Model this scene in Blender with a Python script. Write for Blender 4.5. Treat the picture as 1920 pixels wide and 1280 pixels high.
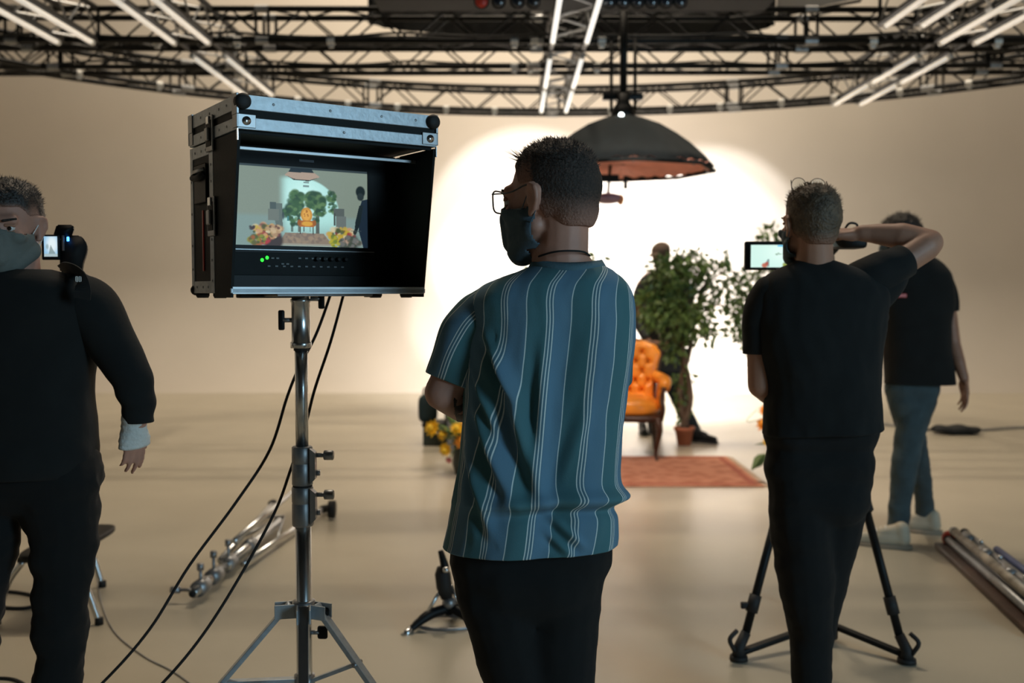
import bpy, bmesh, math, random
import numpy as np
from mathutils import Vector, Matrix, noise
random.seed(7); np.random.seed(7)
PI = math.pi
V = Vector
for o in list(bpy.data.objects): bpy.data.objects.remove(o)
S = bpy.context.scene
COL = S.collection
# ------------------------------------------------------------------ camera
F = 1867.0; CH = 1.43; PITCH = math.atan(95/F)
cd = bpy.data.cameras.new('camera'); cam = bpy.data.objects.new('camera', cd); COL.objects.link(cam)
cam.location = (0, 0, CH); cam.rotation_euler = (PI/2-PITCH, 0, 0)
cd.sensor_width = 36; cd.lens = 36*F/1920; cd.clip_start = .05; cd.clip_end = 200
cd.dof.use_dof = True; cd.dof.focus_distance = 2.33; cd.dof.aperture_fstop = 2.8
S.camera = cam
# ------------------------------------------------------------------ world, lights, exposure
w = bpy.data.worlds.new('world'); S.world = w; w.use_nodes = True
w.node_tree.nodes['Background'].inputs[0].default_value = (.85, .86, .9, 1)
w.node_tree.nodes['Background'].inputs[1].default_value = .02
S.view_settings.view_transform = 'Standard'; S.view_settings.look = 'None'
S.view_settings.gamma = 1; S.view_settings.use_curve_mapping = False
S.view_settings.exposure = 0
def light(name, kind, loc, target, power, col, **kw):
    l = bpy.data.lights.new(name, kind); l.energy = power; l.color = col
    for k, v in kw.items(): setattr(l, k, v)
    o = bpy.data.objects.new(name, l); COL.objects.link(o); o.location = loc
    o.rotation_euler = (V(target)-V(loc)).to_track_quat('-Z', 'Y').to_euler()
    return o
# the big flood aimed at the back of the cyclorama, hung on the far truss
# four floods on the far truss make the bright field on the back wall
for nm, x, z, ang, pw in (('wall_flood', 1.25, 1.25, 69, 640), ('wall_flood_right', 2.2, 1.2, 69, 640), ('wall_flood_upper', .25, 2.42, 46, 640), ('wall_flood_upper_right', 3.05, 2.12, 46, 560)):
    light(nm, 'SPOT', (x, 11.8, 3.3), (x, 15.6, z), pw, (1, .97, .965), spot_size=math.radians(ang), spot_blend=.08, shadow_soft_size=.12)
light('wall_halo', 'SPOT', (1.5, 11.8, 3.2), (1.5, 15.6, 1.2), 360, (1, .86, .82), spot_size=math.radians(130), spot_blend=1, shadow_soft_size=.2)  # added soft spot, lifts the wall around the bright field
light('stage_floor_fill', 'SPOT', (1.6, 10.3, 3.3), (1.5, 13.2, .0), 1500, (1, .95, .92), spot_size=math.radians(88), spot_blend=.8, shadow_soft_size=.12)  # added spot that whitens the floor behind the armchair
light('stage_front_fill', 'SPOT', (.6, 5.9, 3.3), (1.2, 7.9, 0), 400, (1, .80, .66), spot_size=math.radians(85), spot_blend=1, shadow_soft_size=.3)  # added warm fill on the chair, rug and floor from the front
# the high house lamp above the truss grid (its shadows lie on the floor)
light('house_lamp', 'SPOT', (.3, 9.4, 12.3), (.3, 11.5, 0), 1350, (1, .84, .64), spot_size=math.radians(130), spot_blend=.9, shadow_soft_size=.2)
light('house_wash', 'AREA', (0, 9.5, 12.2), (0, 15.4, 2.6), 1450, (1, .83, .63), shape='RECTANGLE', size=9, size_y=5)
# added cool fill light, right of and behind the camera; no doorway built
light('cool_fill', 'AREA', (5.6, -2.6, 2.5), (0, 2.5, 1.4), 235, (.50, .80, 1), shape='RECTANGLE', size=1.6, size_y=2.4)

# ------------------------------------------------------------------ materials
def srgb(r, g, b):
    f = lambda c: (c/255/12.92) if c/255 <= .04045 else ((c/255+.055)/1.055)**2.4
    return (f(r), f(g), f(b), 1)
MATS = {}
def mat(name, col, rough=.6, metal=0, var=.08, scale=12, bump=0, bscale=60, emit=0, spec=.5, coat=0, trans=0, sheen=0):
    if name in MATS: return MATS[name]
    m = bpy.data.materials.new(name); m.use_nodes = True; MATS[name] = m
    nt = m.node_tree; N = nt.nodes; L = nt.links; b = N['Principled BSDF']
    c = tuple(col[:3])
    tc = N.new('ShaderNodeTexCoord')
    nz = N.new('ShaderNodeTexNoise'); nz.inputs['Scale'].default_value = scale; nz.inputs['Detail'].default_value = 4
    L.new(tc.outputs['Object'], nz.inputs['Vector'])
    cr = N.new('ShaderNodeValToRGB'); L.new(nz.outputs['Fac'], cr.inputs['Fac'])
    cr.color_ramp.elements[0].position = .3; cr.color_ramp.elements[1].position = .7
    cr.color_ramp.elements[0].color = tuple(max(0, x*(1-var)) for x in c)+(1,)
    cr.color_ramp.elements[1].color = tuple(min(1, x*(1+var)) for x in c)+(1,)
    L.new(cr.outputs['Color'], b.inputs['Base Color'])
    b.inputs['Roughness'].default_value = rough; b.inputs['Metallic'].default_value = metal
    b.inputs['Specular IOR Level'].default_value = spec
    if coat: b.inputs['Coat Weight'].default_value = coat
    if sheen: b.inputs['Sheen Weight'].default_value = sheen
    if trans: b.inputs['Transmission Weight'].default_value = trans
    if emit:
        b.inputs['Emission Color'].default_value = c+(1,); b.inputs['Emission Strength'].default_value = emit
    if bump:
        n2 = N.new('ShaderNodeTexNoise'); n2.inputs['Scale'].default_value = bscale; n2.inputs['Detail'].default_value = 3
        L.new(tc.outputs['Object'], n2.inputs['Vector'])
        bp = N.new('ShaderNodeBump'); bp.inputs['Strength'].default_value = bump; bp.inputs['Distance'].default_value = .01
        L.new(n2.outputs['Fac'], bp.inputs['Height']); L.new(bp.outputs['Normal'], b.inputs['Normal'])
    return m
M_CYC = mat('cyclorama_paint', (.66, .615, .55), .75, var=.03, scale=.8, bump=.03, bscale=30)
M_FLOOR = mat('painted_floor', (.425, .385, .30), .33, var=.07, scale=1.6, bump=.03, bscale=14)
M_CEIL = mat('dark_ceiling', (.02, .02, .02), .9)
M_BACK = mat('grey_side_paint', (.12, .11, .1), .9)
M_TRUSS = mat('black_truss_paint', (.0035, .0042, .0042), .42, 0, spec=.2)
M_TUBE = mat('silver_clamp_metal', (.6, .6, .58), .5, .6)
M_LAMP = mat('lit_lamp_tube', (1, .97, .90), .4, emit=.95)
M_LAMPD = mat('dim_lamp_tube', (.92, .86, .76), .4, emit=.45)
M_ALU = mat('brushed_aluminium', (.38, .42, .45), .45, .45, var=.12, scale=60, bump=.06, bscale=90)
M_CHROME = mat('chrome', (.62, .64, .65), .27, 1, var=.05)
M_STEEL = mat('dull_steel', (.3, .31, .32), .42, .8, var=.15)
M_BLK = mat('black_laminate', (.008, .010, .010), .6, spec=.15, var=.2, bump=.06, bscale=200)
M_PLAST = mat('black_plastic', (.006, .007, .0075), .5, spec=.2, var=.2)
M_RUB = mat('black_rubber', (.01, .01, .01), .7)
M_MATTE = mat('matte_black', (.006, .008, .009), .85)
M_TEE = mat('black_cotton', (.0035, .0048, .0048), .95, var=.25, bump=.35, bscale=14)
M_TEE2 = mat('washed_black_cotton', (.005, .006, .0058), .95, var=.25, bump=.35, bscale=12)
M_PANT = mat('black_trouser_cloth', (.0022, .0028, .0028), .95, var=.25, bump=.5, bscale=10)
M_JEAN = mat('blue_denim', (.048, .074, .084), .9, var=.25, scale=9, bump=.4, bscale=12)
M_SKIN = mat('skin', (.42, .215, .155), .55, var=.1, scale=18, bump=.05, bscale=90)
M_SKIN2 = mat('tanned_skin', (.36, .18, .115), .55, var=.1, scale=18)
M_HAIRD = mat('dark_hair', (.012, .009, .007), .55, var=.3, scale=60, bump=.5, bscale=150)
M_HAIRB = mat('brown_hair', (.024, .017, .013), .8, var=.25, scale=70, bump=.5, bscale=170)
M_HAIRL = mat('light_brown_hair', (.085, .058, .034), .6, var=.45, scale=60, bump=.6, bscale=150)
M_MASK = mat('slate_mask_cloth', (.055, .085, .105), .85, var=.1, bump=.2, bscale=60)
M_MASKG = mat('grey_mask_cloth', (.13, .14, .125), .85, var=.15, bump=.2, bscale=60)
M_GLASS = mat('glass_lens', (.9, .95, .95), .03, trans=1, spec=.1)
M_GLASS.node_tree.nodes['Principled BSDF'].inputs['IOR'].default_value = 1.08
M_BAND = mat('white_bandage', (.62, .63, .6), .9, bump=.4, bscale=90)
M_WHITE = mat('white_lettering', (.75, .75, .72), .6)
M_SHOE = mat('cream_trainer_leather', (.46, .41, .31), .6, var=.12)
M_SOLE = mat('tan_rubber_sole', (.30, .24, .17), .7)
M_LEATH = mat('orange_leather', (.85, .30, .03), .32, var=.18, scale=7, bump=.12, bscale=40, coat=.2)
M_WOOD = mat('dark_carved_wood', (.05, .02, .01), .4, var=.3)
M_BUTTON = mat('leather_button', (.4, .12, .02), .4)
M_BARK = mat('brown_bark', (.13, .085, .055), .9, var=.3, bump=.6, bscale=40)
M_LEAF = mat('green_leaf', (.115, .19, .05), .42, var=.6, scale=3)
M_TERRA = mat('terracotta', (.42, .14, .07), .8, var=.1)
M_BOX = mat('grey_painted_board', (.16, .16, .155), .8, var=.1)
M_YEL = mat('yellow_petal', (.85, .52, .02), .6, var=.2)
M_ORA = mat('orange_petal', (.8, .3, .02), .6, var=.2)
M_VASE = mat('dark_green_vase', (.02, .03, .022), .4)
M_PINK = mat('pink_diffusion_cloth', (.80, .36, .29), .85, var=.12, scale=8)
M_SOFT = mat('softbox_black_cloth', (.006, .011, .013), 1, var=.15)
M_RED = mat('red_plastic', (.55, .04, .02), .4)
M_BLUEC = mat('blue_tape', (.03, .06, .2), .5)
M_AMBER = mat('amber_lamp_glass', (.65, .28, .10), .4)
M_PURP = mat('plum_enamel', (.28, .19, .24), .5)
M_GREENLED = mat('green_led', (.02, 1, .03), emit=3)
M_BLUELED = mat('blue_led', (.05, .3, 1), emit=6)
M_WHITELED = mat('white_led', (.9, 1, 1), emit=6)
M_DARKLENS = mat('dark_lens_glass', (.015, .02, .03), .12, coat=1)

def attr_mat(name, attr, emit=0, rough=.5):
    m = bpy.data.materials.new(name); m.use_nodes = True
    N = m.node_tree.nodes; L = m.node_tree.links; b = N['Principled BSDF']
    a = N.new('ShaderNodeAttribute'); a.attribute_name = attr
    if emit:
        b.inputs['Base Color'].default_value = (.01, .01, .01, 1)
        L.new(a.outputs['Color'], b.inputs['Emission Color']); b.inputs['Emission Strength'].default_value = emit
    else: L.new(a.outputs['Color'], b.inputs['Base Color'])
    b.inputs['Roughness'].default_value = rough; b.inputs['Specular IOR Level'].default_value = .1
    return m
def striped_mat():
    m = bpy.data.materials.new('striped_jersey'); m.use_nodes = True
    N = m.node_tree.nodes; L = m.node_tree.links; b = N['Principled BSDF']
    a = N.new('ShaderNodeAttribute'); a.attribute_name = 's'
    def mth(op, x, y=None, z=None):
        n = N.new('ShaderNodeMath'); n.operation = op
        for i, q in enumerate((x, y, z)):
            if q is None: continue
            if isinstance(q, (int, float)): n.inputs[i].default_value = q
            else: L.new(q, n.inputs[i])
        return n.outputs[0]
    tc = N.new('ShaderNodeTexCoord')
    f = mth('FRACT', mth('ADD', a.outputs['Fac'], 100.5))          # triple at .5, single at 0/1
    lines = None
    for c, wd in ((.5, .0135), (.43, .0135), (.57, .0135), (0, .0125), (1, .0125)):
        d = mth('ABSOLUTE', mth('SUBTRACT', f, c))
        l = mth('SUBTRACT', 1, mth('SMOOTH_MIN', mth('DIVIDE', d, wd), 1, .3)); l = mth('GREATER_THAN', l, .12)
        lines = l if lines is None else mth('MAXIMUM', lines, l)
    band = N.new('ShaderNodeValToRGB'); L.new(f, band.inputs['Fac']); e = band.color_ramp.elements
    e[0].position = 0; e[0].color = (.055, .148, .175, 1); e[1].position = 1; e[1].color = (.090, .185, .255, 1)
    for p, c in ((.40, (.050, .150, .172, 1)), (.46, (.065, .150, .195, 1)), (.56, (.070, .155, .212, 1)), (.62, (.095, .200, .290, 1))):
        k = e.new(p); k.color = c
    mix = N.new('ShaderNodeMix'); mix.data_type = 'RGBA'
    L.new(lines, mix.inputs[0]); L.new(band.outputs[0], mix.inputs[6]); mix.inputs[7].default_value = (.58, .66, .65, 1)
    L.new(mix.outputs[2], b.inputs['Base Color']); b.inputs['Roughness'].default_value = .9
    nz = N.new('ShaderNodeTexNoise'); nz.inputs['Scale'].default_value = 420; L.new(tc.outputs['Object'], nz.inputs['Vector'])
    bp = N.new('ShaderNodeBump'); bp.inputs['Strength'].default_value = .25; bp.inputs['Distance'].default_value = .002
    L.new(nz.outputs['Fac'], bp.inputs['Height']); L.new(bp.outputs['Normal'], b.inputs['Normal'])
    return m
M_STRIPE = striped_mat()
M_COLLAR = mat('slate_rib_knit', (.075, .15, .185), .9, bump=.2, bscale=300)

# ------------------------------------------------------------------ geometry helpers
def W(px, py, d):
    u = (px-960)/F; v = (640-py)/F
    y = math.cos(PITCH)+math.sin(PITCH)*v; z = -math.sin(PITCH)+math.cos(PITCH)*v
    return V((u/y*d, d, CH+z/y*d))
XF = {}
def xf(o): return XF.get(o.name, Matrix())
def thing(name, label, cat, loc=(0, 0, 0), rz=0, group=None, rot=None):
    o = bpy.data.objects.new(name, None); COL.objects.link(o)
    o.location = loc; o.empty_display_size = .1
    o.rotation_euler = rot if rot else (0, 0, rz)
    XF[o.name] = Matrix.Translation(loc) @ o.rotation_euler.to_matrix().to_4x4()
    return tag(o, label, cat, group)
def tag(o, label=None, cat=None, group=None, kind=None):
    if label: o['label'] = label
    if cat: o['category'] = cat
    if group: o['group'] = group
    if kind: o['kind'] = kind
    return o
def add(name, src, m, parent=None, local=False, label=None, smooth=True):
    """src: bmesh or mesh, in world coordinates (or the parent's frame when local)"""
    if isinstance(src, bmesh.types.BMesh):
        me = bpy.data.meshes.new(name); src.to_mesh(me); src.free()
    else: me = src
    me.name = name
    o = bpy.data.objects.new(name, me); COL.objects.link(o)
    if m is not None: me.materials.clear(); me.materials.append(m)
    if smooth: me.shade_smooth() if hasattr(me, 'shade_smooth') else [setattr(p, 'use_smooth', True) for p in me.polygons]
    if parent is not None:
        o.parent = parent; X = xf(parent); XF[o.name] = X
        if not local: me.transform(X.inverted())
    if label: o['label'] = label
    return o
def inst(name, me, mw, parent=None):
    o = bpy.data.objects.new(name, me); COL.objects.link(o)
    if parent is not None:
        o.parent = parent; o.matrix_basis = xf(parent).inverted() @ mw
    else: o.matrix_basis = mw
    return o
def flat(me_or_o):
    me = me_or_o.data if hasattr(me_or_o, 'data') else me_or_o
    for p in me.polygons: p.use_smooth = False
    return me_or_o
def box(bm, lo, hi, bev=0, mtx=None):
    r = bmesh.ops.create_cube(bm, size=1)
    lo = V(lo); hi = V(hi); c = (lo+hi)/2; s = hi-lo
    T = Matrix.Translation(c) @ Matrix.Diagonal((s.x, s.y, s.z, 1))
    vs = r['verts']; bmesh.ops.transform(bm, matrix=T, verts=vs)
    if bev:
        es = list({e for v in vs for e in v.link_edges})
        q = bmesh.ops.bevel(bm, geom=es, offset=bev, segments=2, affect='EDGES', profile=.5)
        vs = list({v for f in q['faces'] for v in f.verts} | {v for v in vs if v.is_valid})
    if mtx is not None: bmesh.ops.transform(bm, matrix=mtx, verts=vs)
    return bm
def NB(): return bmesh.new()
def boxb(lo, hi, bev=0, mtx=None): return box(NB(), lo, hi, bev, mtx)
def loft(bm, rings, cap=True, closed=False):
    R = [[bm.verts.new(p) for p in r] for r in rings]
    n = len(R[0])
    pairs = list(zip(R, R[1:]))+([(R[-1], R[0])] if closed else [])
    for a, b in pairs:
        for i in range(n): bm.faces.new((a[i], a[(i+1) % n], b[(i+1) % n], b[i]))
    if cap and not closed:
        bm.faces.new(R[0][::-1]); bm.faces.new(R[-1])
    return bm
def frame(d):
    d = d.normalized(); a = V((0, 0, 1)) if abs(d.z) < .95 else V((0, 1, 0))
    u = d.cross(a).normalized(); return u, d.cross(u).normalized()
def tube(bm, pts, rad, n=8, cap=True):
    pts = [V(p) for p in pts]; rings = []; up = None
    for i, p in enumerate(pts):
        d = (pts[min(i+1, len(pts)-1)]-pts[max(i-1, 0)]).normalized()
        if up is None: u, v = frame(d)
        else:
            u = (up-d*up.dot(d)).normalized(); v = d.cross(u)
        up = u; r = rad[i] if isinstance(rad, (list, tuple)) else rad
        rings.append([p+(u*math.cos(2*PI*k/n)+v*math.sin(2*PI*k/n))*r for k in range(n)])
    return loft(bm, rings, cap)
def cyl(bm, p0, p1, r, n=16, r1=None): return tube(bm, [p0, p1], [r, r if r1 is None else r1], n)
def sph(bm, c, r, mtx=None, seg=16, rings=10):
    q = bmesh.ops.create_uvsphere(bm, u_segments=seg, v_segments=rings, radius=1)
    rr = r if isinstance(r, (tuple, list)) else (r, r, r)
    T = Matrix.Translation(V(c)) @ (mtx if mtx is not None else Matrix()) @ Matrix.Diagonal((*rr, 1))
    bmesh.ops.transform(bm, matrix=T, verts=q['verts']); return bm
def lathe(bm, prof, c=(0, 0, 0), n=24, cap=True):
    c = V(c)
    return loft(bm, [[c+V((r*math.cos(2*PI*k/n), r*math.sin(2*PI*k/n), z)) for k in range(n)] for r, z in prof], cap)
def spline(pts, k=8):
    pts = [V(p) for p in pts]; out = []
    P = [pts[0]*2-pts[1]]+pts+[pts[-1]*2-pts[-2]]
    for i in range(1, len(P)-2):
        a, b, c, d = P[i-1:i+3]
        for j in range(k):
            t = j/k
            out.append(.5*((2*b)+(c-a)*t+(2*a-5*b+4*c-d)*t*t+(3*b-a-3*c+d)*t**3))
    out.append(pts[-1]); return out
def bake(bm, voxel, smooth=4, disp=None):
    me = bpy.data.meshes.new('t'); bm.to_mesh(me); bm.free()
    o = bpy.data.objects.new('t', me); COL.objects.link(o)
    r = o.modifiers.new('r', 'REMESH'); r.mode = 'VOXEL'; r.voxel_size = voxel
    if smooth:
        s = o.modifiers.new('s', 'SMOOTH'); s.factor = .5; s.iterations = smooth
    dg = bpy.context.evaluated_depsgraph_get(); dg.update()
    out = bpy.data.meshes.new_from_object(o.evaluated_get(dg))
    bpy.data.objects.remove(o); bpy.data.meshes.remove(me)
    if disp:
        for v in out.vertices: v.co = disp(v.co)
    return out
def capsule(bm, p0, r0, p1, r1, n=14):
    p0 = V(p0); p1 = V(p1); d = (p1-p0); L = d.length; d.normalize(); u, v = frame(d); rings = []
    for k in range(4):
        a = -PI/2+.12+k*(PI/2-.12)/3.5
        rings.append((p0+d*r0*math.sin(a), r0*math.cos(a)))
    for k in range(4):
        a = k*(PI/2-.12)/3.5+.05
        rings.append((p1+d*r1*math.sin(a), r1*math.cos(a)))
    rings = [[c+(u*math.cos(2*PI*i/n)+v*math.sin(2*PI*i/n))*r for i in range(n)] for c, r in rings]
    return loft(bm, rings)
def chain(bm, pts):
    for (p0, r0), (p1, r1) in zip(pts, pts[1:]): capsule(bm, p0, r0, p1, r1)
def panel(bm, pts, thick, nrm):
    a = [bm.verts.new(V(p)) for p in pts]; b = [bm.verts.new(V(p)+V(nrm)*thick) for p in pts]
    bm.faces.new(a); bm.faces.new(b[::-1])
    for i in range(len(a)): bm.faces.new((a[i], a[(i+1) % len(a)], b[(i+1) % len(a)], b[i]))
    bmesh.ops.recalc_face_normals(bm, faces=bm.faces); return bm
def smst(a, b, x):
    t = min(1, max(0, (x-a)/(b-a))); return t*t*(3-2*t)

# ------------------------------------------------------------------ the setting
def struct(name, bm, m, smooth=False):
    o = add(name, bm, m, smooth=smooth); o['kind'] = 'structure'; return o
X0, X1, YB, Y0, RC, HW = -9.5, 10.0, 15.6, -7.5, 1.7, 7.2
# cyclorama: floor sweeps up into the back wall
bm = NB(); rows = []
prof = [(YB-RC+RC*math.sin(a), RC-RC*math.cos(a)) for a in [i*PI/2/20 for i in range(1, 21)]]+[(YB, 3.4), (YB, HW)]
struct('floor', boxb((X0-.2, Y0-.2, -.2), (X1+.2, YB-RC, 0)), M_FLOOR)
bm = NB(); rings = []
for y, z in [(YB-RC, 0)]+prof: rings.append((y, z))
A = [[bm.verts.new((x, y, z)) for y, z in rings] for x in (X0, X1)]
B = [[bm.verts.new((x, y2, z2)) for y2, z2 in [(YB-RC, -.2)]+[(YB+.2, -.2)]] for x in (X0, X1)]
for i in range(len(rings)-1): bm.faces.new((A[0][i], A[1][i], A[1][i+1], A[0][i+1]))
bk = [[bm.verts.new((x, YB+.2, z)) for z in (HW,)] for x in (X0, X1)]
bm.faces.new((A[0][-1], A[1][-1], bk[1][0], bk[0][0]))
bm.faces.new((bk[0][0], bk[1][0], B[1][1], B[0][1])); bm.faces.new((B[0][0], B[0][1], B[1][1], B[1][0]))
bm.faces.new((A[0][0], B[0][0], B[1][0], A[1][0]))
for s in (0, 1): bm.faces.new(A[s]+[bk[s][0], B[s][1], B[s][0]])
bmesh.ops.recalc_face_normals(bm, faces=bm.faces)
cy = struct('wall_back', bm, M_CYC)
for p in cy.data.polygons: p.use_smooth = len(p.vertices) == 4 and abs(p.normal.x) < .5
struct('wall_left', boxb((X0-.2, Y0, 0), (X0, YB, HW)), M_CYC)
struct('wall_right', boxb((X1, Y0, 0), (X1+.2, YB, HW)), M_CYC)
struct('wall_front', boxb((X0-.2, Y0-.2, 0), (X1+.2, Y0, 13)), M_BACK)
struct('ceiling', boxb((X0-.2, Y0-.2, 13), (X1+.2, YB+.2, 13.2)), M_CEIL)
for nm, lo, hi in (('trim_1', (X0-.2, Y0, HW), (X0, YB, 13)), ('trim_2', (X1, Y0, HW), (X1+.2, YB, 13)), ('trim_3', (X0-.2, YB, HW), (X1+.2, YB+.2, 13))):
    struct(nm, boxb(lo, hi), M_CEIL)

# ------------------------------------------------------------------ truss grid
TZ, TH, TW, CR, BR = CH+2.0, .25, .27, .024, .0085      # bottom chord height, truss height, width, chord and brace radii
BM = {}
def brace(parent, a, b, m=None, r=BR, nm='brace'):
    a = V(a); b = V(b); L = round((b-a).length, 3); m = m or M_TRUSS
    k = (L, m.name, r)
    if k not in BM:
        q = cyl(NB(), (0, 0, -L/2), (0, 0, L/2), r, 6 if nm == 'brace' else 12); me = bpy.data.meshes.new(nm); q.to_mesh(me); q.free()
        me.materials.append(m); BM[k] = me
    return inst(nm, BM[k], Matrix.Translation((a+b)/2) @ (b-a).to_track_quat('Z', 'Y').to_matrix().to_4x4(), parent)
def straight_truss(label, p0, p1, group, bright=(), posts=(), bright_rng=None):
    p0 = V(p0); p1 = V(p1); L = (p1-p0).length; d = (p1-p0)/L; s = V((-d.y, d.x, 0)); c = (p0+p1)/2
    t = thing('lighting_truss', label, 'truss', c, 0, group)
    n = max(2, round(L/.29)); st = L/n
    cor = {k: (s*(TW/2)*(1 if k[0] else -1), V((0, 0, TH if k[1] else 0))) for k in ((0, 0), (1, 0), (0, 1), (1, 1))}
    off = {k: a+b for k, (a, b) in cor.items()}
    for k, o in off.items():
        mm = M_TRUSS
        add('chord', cyl(NB(), p0+o, p1+o, CR, 12), mm, t)
    for fc in (((0, 0), (0, 1)), ((1, 0), (1, 1)), ((0, 0), (1, 0)), ((0, 1), (1, 1))):
        for i in range(n):
            a, b = (fc if i % 2 == 0 else fc[::-1])
            brace(t, p0+d*st*i+off[a], p0+d*st*(i+1)+off[b], M_STEEL if bright else None)
    for q in (0, L):
        bm = NB()
        for a, b in (((0, 0), (0, 1)), ((1, 0), (1, 1)), ((0, 0), (1, 0)), ((0, 1), (1, 1))): cyl(bm, p0+d*q+off[a], p0+d*q+off[b], .014, 8)
        add('end_frame', bm, M_TRUSS, t)
    for q in posts:
        for dq in (-.05, .05):
            for sd in (0, 1): brace(t, p0+d*(q+dq)+off[(sd, 0)], p0+d*(q+dq)+off[(sd, 1)], None, .013)
    for q in list(posts)+[L*.5]:
        for k in off: brace(t, p0+d*(q-.05)+off[k], p0+d*(q+.05)+off[k], M_STEEL, CR+.008, 'coupler')
    return t
gx = 'trusses across the stage'; gy = 'trusses running towards the back wall'
straight_truss('black box truss across the stage, third from the back', (-6.0, 8.20, TZ), (6.4, 8.26, TZ), gx, posts=(2, 4, 8.4, 10.4))
straight_truss('black box truss across the stage, second from the back', (-5.6, 9.17, TZ), (6.0, 9.10, TZ), gx, posts=(1.5, 3.1, 8, 9.9))
straight_truss('black box truss across the stage at the upper edge of the picture', (-7.0, 5.9, TZ), (7.2, 5.9, TZ), gx)
for x, y0, y1, lb in ((.455, 3.6, 11.2, 'black truss with two rows of lit tubes running back above the octagonal softbox'),
                      (-2.54, 3.6, 10.15, 'truss with lit tubes above the monitor case'),
                      (-3.45, 3.6, 8.1, 'short truss with lit tubes above the masked man, leftmost of the long ones'),
                      (-1.62, 3.6, 8.0, 'truss with lit tubes between the monitor case and the man in the striped shirt'),
                      (3.53, 3.6, 10.7, 'truss with lit tubes above the man in the black shirt and the walking man'),
                      (2.9, 3.6, 7.6, 'short truss with lit tubes just left of the rightmost long truss')):
    if x == -1.62: continue
    if x == -3.45: lb = 'short truss with lit tubes above the masked man, leftmost'
    if x == .455: lb = 'black truss with two rows of lit tubes, above the octagonal softbox'
    if x == 3.53: lb = 'truss with lit tubes above the man in the plain black shirt'
    straight_truss(lb, (x, y0, TZ+.002), (x, y1, TZ+.002), gy, bright=(1,), posts=(3.0,))
def tube_lamp(label, x, y0, y1, m, group):
    t = thing('tube_lamp', label, 'lamp', (x, (y0+y1)/2, TZ-.045), 0, group)
    z = TZ-.045
    add('lamp_tube', cyl(NB(), (x, y0+.03, z), (x, y1-.03, z), .019, 12), m, t)
    for y, s in ((y0, 1), (y1, -1)):
        add('end_cap', cyl(NB(), (x, y, z), (x, y+s*.04, z), .022, 12), M_TUBE, t)
        add('lamp_clip', boxb((x-.01, y+s*.08-.012, z+.012), (x+.01, y+s*.08+.012, z+.03), .002), M_STEEL, t, smooth=False)
for nm, xs, m in (('central truss in front of the softbox', (.455-.135, .455+.135), M_LAMP), ('truss above the monitor case', (-2.54-.135, -2.54+.135), M_LAMPD),
                  ('leftmost truss', (-3.45-.135, -3.45+.135), M_LAMPD), ('truss at the upper right', (3.53-.135, 3.53+.135), M_LAMPD), ('short truss at the upper right', (2.9-.135, 2.9+.135), M_LAMPD)):
    sp = {0: [(4.2, 6.0), (6.2, 7.98), (8.42, 9.72), (9.76, 11.0)], 1: [(4.2, 6.0), (6.2, 8.0), (8.42, 10.1)], 2: [(4.2, 6.0), (6.2, 7.98)], 3: [(4.2, 6.1), (6.2, 8.0), (8.42, 9.5), (9.54, 10.6)], 4: [(4.2, 5.8), (6.1, 7.5)]}
    k = ['cen', 'tru', 'lef', 'tru', 'sho'].index(nm[:3]) if nm[:8] != 'truss at' else 3
    for si, x in enumerate(xs):
        for qi, (y0, y1) in enumerate(sp[k]):
            tube_lamp(('%s tube lamp on the %s edge of the %s' % (['nearest', 'second', 'third', 'farthest'][qi], ['left', 'right'][si], nm)), x, y0, y1, m, 'tube lamps under the trusses')
# curved ring truss
RC0 = V((.45, 5.0, 0)); RR = 6.3; t = thing('ring_truss', 'black curved ring truss arching in front of the back wall', 'truss', (RC0.x, RC0.y, TZ))
a0, a1, nb = math.radians(8), math.radians(172), 62
def rp(a, r, z): return RC0+V((r*math.cos(a), r*math.sin(a), z))
for r in (RR-.135, RR+.135):
    for z in (TZ, TZ+TH):
        add('chord', tube(NB(), [rp(a0+(a1-a0)*i/90, r, z) for i in range(91)], CR, 10), M_TRUSS, t)
fcs = (((RR-.135, TZ), (RR-.135, TZ+TH)), ((RR+.135, TZ), (RR+.135, TZ+TH)), ((RR-.135, TZ), (RR+.135, TZ)), ((RR-.135, TZ+TH), (RR+.135, TZ+TH)))
for fc in fcs:
    for i in range(nb):
        a, b = fc if i % 2 == 0 else fc[::-1]
        brace(t, rp(a0+(a1-a0)*i/nb, *a), rp(a0+(a1-a0)*(i+1)/nb, *b))
for i in range(9):
    am = a0+(a1-a0)*(i+.5)/9
    for da in (-.012, .012):
        for r in (RR-.135, RR+.135): brace(t, rp(am+da, r, TZ), rp(am+da, r, TZ+TH), None, .012, 'post')
    for r in (RR-.135, RR+.135):
        for z in (TZ, TZ+TH): brace(t, rp(am-.01, r, z), rp(am+.01, r, z), M_STEEL, CR+.008, 'coupler')
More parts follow.
